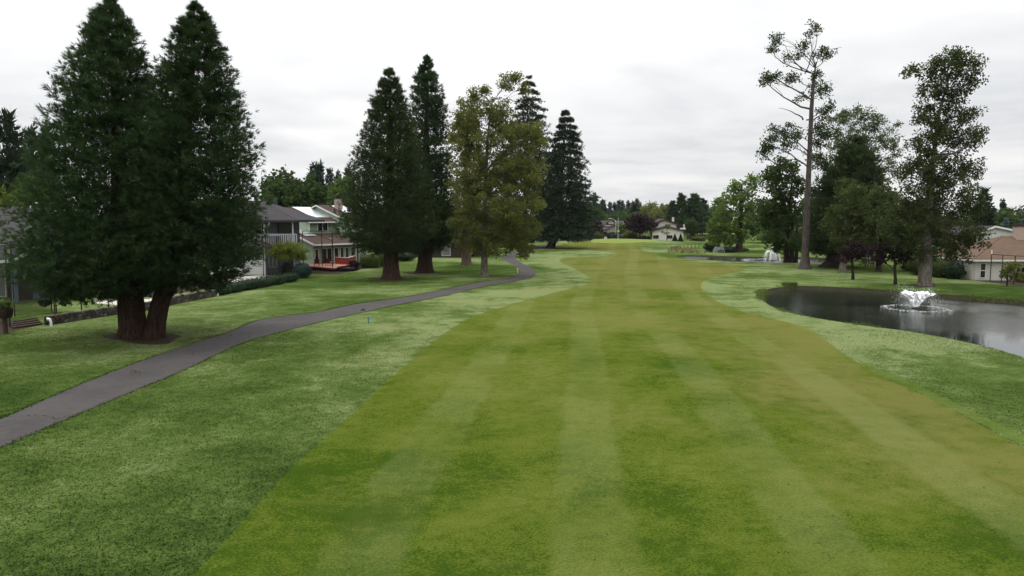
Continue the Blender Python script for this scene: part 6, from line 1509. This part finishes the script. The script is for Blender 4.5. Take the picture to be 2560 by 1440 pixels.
rng = np.random.default_rng(95); lo, hi = REEDBED.min(0), REEDBED.max(0); q = rng.uniform(lo, hi, (1500, 2)); q = q[inside(q, REEDBED)]
cx_ = P0(1708, 637).xy; keep = (np.hypot((q[:, 0] - cx_[0]) / 2.6, (q[:, 1] - cx_[1]) / 7) > 1) & (np.sin(q[:, 0] * .55 + 1.0) + .6 * np.sin(q[:, 1] * .23 + q[:, 0] * .2) > -.35) & (q[:, 0] < AX(1757, 150)); q = q[keep]
z = np.maximum(H(q[:, 0], q[:, 1]), -.6); reeds('dry_reeds', 'tan dry reeds around the inlet of the far pond', np.column_stack([q, z]), rng.uniform(.3, 1.2, len(q)), M['reed'], rng, .035)
q2 = q[rng.uniform(size=len(q)) < .12]; reeds('green_reeds', 'green sedge tufts among the dry reeds', np.column_stack([q2, H(q2[:, 0], q2[:, 1])]), .7, M['reedgreen'], rng, .05)
# grass fringe on the pond edges
for poly, lab, dens in ((POND1, 'unmown grass fringe along the near pond bank', 26), (POND2, 'unmown grass fringe along the far pond bank', 9)):
    L = resample(poly, .25); L = np.repeat(L, dens // 3, 0); n = len(L); rg = np.random.default_rng(96)
    wgt = 0.5 + 0.5 * np.sin(L[:, 0] * .9 + 1.3 * np.sin(L[:, 1] * .6)); keep = rg.uniform(size=n) < (0.25 + .75 * wgt ** 2); L = L[keep]; n = len(L)
    q = L + rg.normal(size=(n, 2)) * .22; wg = wgt[keep]
    reeds('bank_grass', lab, np.column_stack([q, np.maximum(H(q[:, 0], q[:, 1]), -.45) - .03]), (.10 + .26 * wg ** 3) * rg.uniform(.6, 1.3, n), M['bankgrass'], rg, .016, 5, .45)
rg = np.random.default_rng(97); c = np.array([P0(1975 + rg.uniform(-18, 18), 714.5 + rg.uniform(-1.2, 1.2)).xy[:] for _ in range(150)]); reeds('sedge_clump', 'darker sedge clump at the left end of the near pond', np.column_stack([c, H(c[:, 0], c[:, 1])]), .42, M['reedgreen'], rg, .022)

# fountains
def fountain(label, c, kind, r, h, ring, seed, n=2600):
    rng = np.random.default_rng(seed); t = thing('fountain', label, 'fountain', c)
    mb = MB(); mb.lathe([(.18, -.12), (.36, -.02), (.36, .05), (.14, .10), (.08, .16)], n=16); mb.build('float', M['black'], t)
    if kind == 'v':                                                  # open cone that breaks up at the rim and falls
        Vv = []; Fv = []; nn = 36; pr = [(.10, .12), (.28, .45), (.48, .80), (.70, 1.08), (.95, 1.25)]
        for i, (a, z) in enumerate(pr):
            for j in range(nn):
                q = 2 * math.pi * j / nn; w = 1 + rng.normal(0, .035 * (i + 1)); Vv.append((r * a * w * math.cos(q), r * a * w * math.sin(q), h * z / 1.3 * (1 + rng.normal(0, .02 * i))))
        for i in range(len(pr) - 1):
            for j in range(nn): Fv.append((i * nn + j, i * nn + (j + 1) % nn, (i + 1) * nn + (j + 1) % nn, (i + 1) * nn + j))
        link('water_cone', np_mesh('water_cone', np.array(Vv), np.array(Fv), M['veil'], smooth=True), t)
        # ballistic drops
        a = rng.uniform(0, 6.283, n); s = np.clip(rng.normal(.55, .2, n), .02, 1); vr = r * 1.5 * rng.normal(1, .16, n); vz = rng.normal(1, .12, n)
        rad = vr * s; z = h * (4.1 * vz * s - 4.1 * s * s * 1.05) * .92; keep = z > .02
        P = np.stack([rad * np.cos(a), rad * np.sin(a), z], 1)[keep]; D = np.stack([vr * np.cos(a), vr * np.sin(a), h * (4.1 * vz - 8.6 * s)], 1)[keep]
    elif kind == 'jet':
        a = rng.uniform(0, 6.283, n); arm = rng.integers(0, 9, n); core = rng.uniform(size=n) < .72
        tz = rng.uniform(0, 1, n)
        P = np.where(core[:, None], np.stack([rng.normal(0, .16, n) * (1.25 - tz) * r * .8, rng.normal(0, .16, n) * (1.25 - tz) * r * .8, h * tz ** .8], 1), 0)
        aa = arm * 6.283 / 9 + rng.normal(0, .07, n); vr = r * rng.normal(1, .1, n); z = h * .72 * (4 * tz * 1.0 - 4 * tz * tz); Q = np.stack([vr * tz * 1.1 * np.cos(aa), vr * tz * 1.1 * np.sin(aa), z], 1)
        P = np.where(core[:, None], P, Q); D = np.where(core[:, None], np.array([0, 0, 1.0]), np.stack([np.cos(aa), np.sin(aa), 2.5 * (1 - 2 * tz)], 1)) + rng.normal(size=(n, 3)) * .15
    else:                                                            # bell
        a = rng.uniform(0, 6.283, n); s = rng.uniform(0, 1, n); rad = r * (.18 + .82 * s) * rng.normal(1, .05, n); z = h * (1 - (2 * s - .75) ** 2 / 1.6) * rng.normal(1, .04, n)
        P = np.stack([rad * np.cos(a), rad * np.sin(a), np.maximum(z, .02)], 1); D = np.stack([np.cos(a), np.sin(a), 1.4 - 3.4 * s], 1)
    sc = {'v': .042, 'jet': .12, 'bell': .16}[kind]
    V, F = diamonds(P, D + rng.normal(size=P.shape) * .15 * np.linalg.norm(D, axis=1)[:, None], sc * rng.uniform(.5, 1.5, len(P)), sc * .22 * rng.uniform(.5, 1.4, len(P)), rng, .5)
    tag(link('spray', np_mesh('spray', V, F, M['spray'])), kind='stuff').parent = t
    if ring:
        nr = int(260 * ring); a = rng.uniform(0, 6.283, nr); rad = ring * rng.normal(1, .065, nr)
        P = np.stack([rad * np.cos(a), rad * np.sin(a), rng.uniform(.005, .03, nr)], 1); V, F = diamonds(P, np.stack([rng.normal(size=nr), rng.normal(size=nr), .05 * rng.uniform(size=nr)], 1), rng.uniform(.04, .15, nr), rng.uniform(.012, .035, nr), rng, .5)
        tag(link('splash_ring', np_mesh('splash_ring', V, F, M['foam'])), kind='stuff').parent = t
    return t
fountain('cone-shaped fountain spray with a splash ring in the near pond', FOUNT1, 'v', 1.3, 1.35, 2.3, 1, 3200)
fountain('tall white fountain jet in the far pond', FOUNT2, 'jet', 1.25, 2.3, 4.6, 2, 9000)
fountain('low white bell-shaped fountain left of the magnolia', FOUNT3, 'bell', 1.2, 1.0, 0, 3, 1600)
# two small birds on the path edge
for u, v, rz, lab in ((905, 777.5, .6, 'small dark brown bird at the path edge, left of two'), (910.5, 777, 2.6, 'small dark brown bird at the path edge, right of two')):
    t = thing('bird', lab, 'bird', G(u, v), rz); V = []; F = []
    pr = [(-.14, .09, .006), (-.10, .085, .022), (-.04, .08, .045), (.02, .085, .05), (.06, .105, .038), (.085, .14, .026), (.10, .155, .026), (.125, .155, .014), (.15, .15, .002)]
    mb = MB(); mb.tube([(x, 0, z) for x, z, r_ in pr], [r_ for *_, r_ in pr], 10); mb.build('body', M['feather'], t, True)
    for sy in (-1, 1): q = MB(); q.tube([(.01, sy * .02, .045), (.015, sy * .02, 0)], .006, 5); q.build('leg', M['postwood'], t)
# leaf litter on the path
rg = np.random.default_rng(98); lp = []
for u, v, sx, sy, n in ((340, 930, 16, 4, 40), (290, 905, 60, 18, 30), (460, 880, 20, 5, 16), (120, 1040, 30, 6, 22), (620, 838, 50, 10, 22), (1430, 828, 6, 1, 10), (200, 990, 160, 60, 40)):
    for _ in range(n): lp.append(G(u + rg.normal(0, sx), v + rg.normal(0, sy))[:])
lp = np.array(lp); lp[:, 2] += .006; V, F = diamonds(lp, np.column_stack([rg.normal(size=(len(lp), 2)), .15 * rg.uniform(size=len(lp))]), rg.uniform(.05, .11, len(lp)), .025, rg, .5)
tag(link('leaf_litter', np_mesh('leaf_litter', V, F, M['rust'], rnd=np.repeat(rg.uniform(.4, 1, len(lp)), 4))), 'scattered fallen leaves on the cart path', kind='stuff')

# grass blades standing in the rough (thickest near the camera) and over the path edges
rg = np.random.default_rng(99)
def blades_in(n, ylo, yhi, test, h, w, k, nm, lab, mat, xs):
    y = ylo + (yhi - ylo) * rg.uniform(0, 1, n) ** 1.35; x = rg.uniform(-1, 1, n) * (y * .74 + 2) ; q = np.column_stack([x, y]); q = q[test(q)]
    V, F, r = tufts(np.column_stack([q, H(q[:, 0], q[:, 1], False) - .01]), np.tile([0, 0, 1.0], (len(q), 1)) + rg.normal(size=(len(q), 3)) * .5, h * rg.uniform(.6, 1.3, len(q)), w, k, .9, rg)
    d = pdist(V[:, :2], FAIR)
    left = V[:, 0] < np.interp(V[:, 1], [0, 60, 150], [2, 8, 25])
    semi_shade = np.where(left, np.clip(1 - d / 10, 0, 1) * np.clip((V[:, 1] - 20) / 24, 0, 1) * 0.9, np.clip(1 - d / 13, 0, 1) * 0.52) - .45 * np.clip((30 - V[:, 1]) / 18, 0, 1) * left + .10  # blades carry the same painted near-left shade
    o = link(nm, np_mesh(nm, V, F, M[mat], attrs={'semi_shade': semi_shade, 'dry': np.where(left, semi_shade * .5, .1), 'stripe': 0 * semi_shade})); tag(o, lab, kind='stuff')  # dry on the left also carries the painted near-left shade
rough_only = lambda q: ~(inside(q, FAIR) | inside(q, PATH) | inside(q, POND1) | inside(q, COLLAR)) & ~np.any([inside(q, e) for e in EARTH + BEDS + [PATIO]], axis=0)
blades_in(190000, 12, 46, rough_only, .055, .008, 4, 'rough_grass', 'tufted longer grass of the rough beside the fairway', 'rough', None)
E = resample(PATH, .05); E = E[(E[:, 1] > 18) & (E[:, 1] < 90)]; E = np.repeat(E, 3, 0) + rg.normal(size=(len(E) * 3, 2)) * .05
V, F, r = tufts(np.column_stack([E, H(E[:, 0], E[:, 1], False)]), np.tile([0, 0, 1.0], (len(E), 1)), .07, .012, 2, .7, rg)
tag(link('path_edge_grass', np_mesh('path_edge_grass', V, F, M['rough'], attrs={'semi_shade': np.full(len(V), .1), 'dry': np.zeros(len(V)), 'stripe': np.zeros(len(V))})), 'ragged grass creeping over the cart path edges', kind='stuff')

# fallen needles under the sequoias, clippings on the fairway
nl = []
for u, v, sp, n in ((352, 842, 4.2, 1500), (978, 697, 3.0, 500), (1062, 681, 3.0, 400)):
    c = G(u, v); q = np.column_stack([c.x + rg.normal(0, sp, n), c.y + rg.normal(0, sp * .8, n)]); q = q[~inside(q, PATH) | (rg.uniform(size=n) < .15)]; nl.append(q)
q = np.vstack(nl); P = np.column_stack([q, H(q[:, 0], q[:, 1], False) + .03]); V, F = diamonds(P, np.column_stack([rg.normal(size=(len(P), 2)), .1 * rg.normal(size=len(P))]), rg.uniform(.05, .16, len(P)), .015, rg, .5)
tag(link('needle_litter', np_mesh('needle_litter', V, F, M['rust'], rnd=np.repeat(rg.uniform(0, .5, len(P)), 4))), 'brown fallen needles on the grass below the sequoias', kind='stuff')
y = 14 + 60 * rg.uniform(0, 1, 260) ** 1.6; x = rg.uniform(-.6, .75, 260) * y; q = np.column_stack([x, y]); q = q[inside(q, FAIR)]; q = np.repeat(q, 4, 0) + rg.normal(size=(len(q) * 4, 2)) * .09
P = np.column_stack([q, H(q[:, 0], q[:, 1], False) + .012]); V, F = diamonds(P, np.column_stack([rg.normal(size=(len(P), 2)), .1 * rg.normal(size=len(P))]), rg.uniform(.03, .08, len(P)), .012, rg, .5)
tag(link('grass_clippings', np_mesh('grass_clippings', V, F, M['hedge'], rnd=np.repeat(rg.uniform(0, 1, len(P)), 4))), 'small dark clumps of clippings scattered on the fairway', kind='stuff')
# tall shrubs along the left side wall of the tan-roofed house
for i, (dy, w, h, mat, lab) in enumerate(((1.6, 1.5, 1.9, 'hedge', 'tall dark shrub nearest the window on the side of the tan-roofed house'), (4.0, 1.9, 2.3, 'leafdark', 'tall dark shrub in the middle of the side wall of the tan-roofed house'), (6.6, 1.9, 2.1, 'hedge', 'tall dark shrub at the back of the side wall of the tan-roofed house'), (9.0, 1.9, 2.4, 'leafdark', 'tall dark shrub behind the maple trunk by the tan-roofed house'))):
    o = link('tall_shrub', shrub_mesh('tall_shrub', (w * .6, w * .72, h / 2), M[mat], R9, 1400, .16, .06, lump=.2)); o.location = on(AX(2441, 83) - 1.25, 83 + dy, -.05); tag(o, lab, 'shrub', 'shrubs beside the tan-roofed house')
# ------------------------------------------------------------------ thin air between here and the far trees
def haze(density):
    mb = MB(); mb.box((-700, -60, -2.6), (700, 900, 60)); o = mb.build('haze', None)
    m = bpy.data.materials.new('haze_air'); m.use_nodes = True; t = m.node_tree; t.nodes.clear()
    out = t.nodes.new('ShaderNodeOutputMaterial'); v = t.nodes.new('ShaderNodeVolumePrincipled')
    v.inputs['Color'].default_value = (0.90, 0.95, 1.0, 1); v.inputs['Density'].default_value = density
    t.links.new(v.outputs[0], out.inputs['Volume'])
    o.data.materials.clear(); o.data.materials.append(m); tag(o, 'thin pale haze over the whole course', kind='stuff')
haze(0.00004)
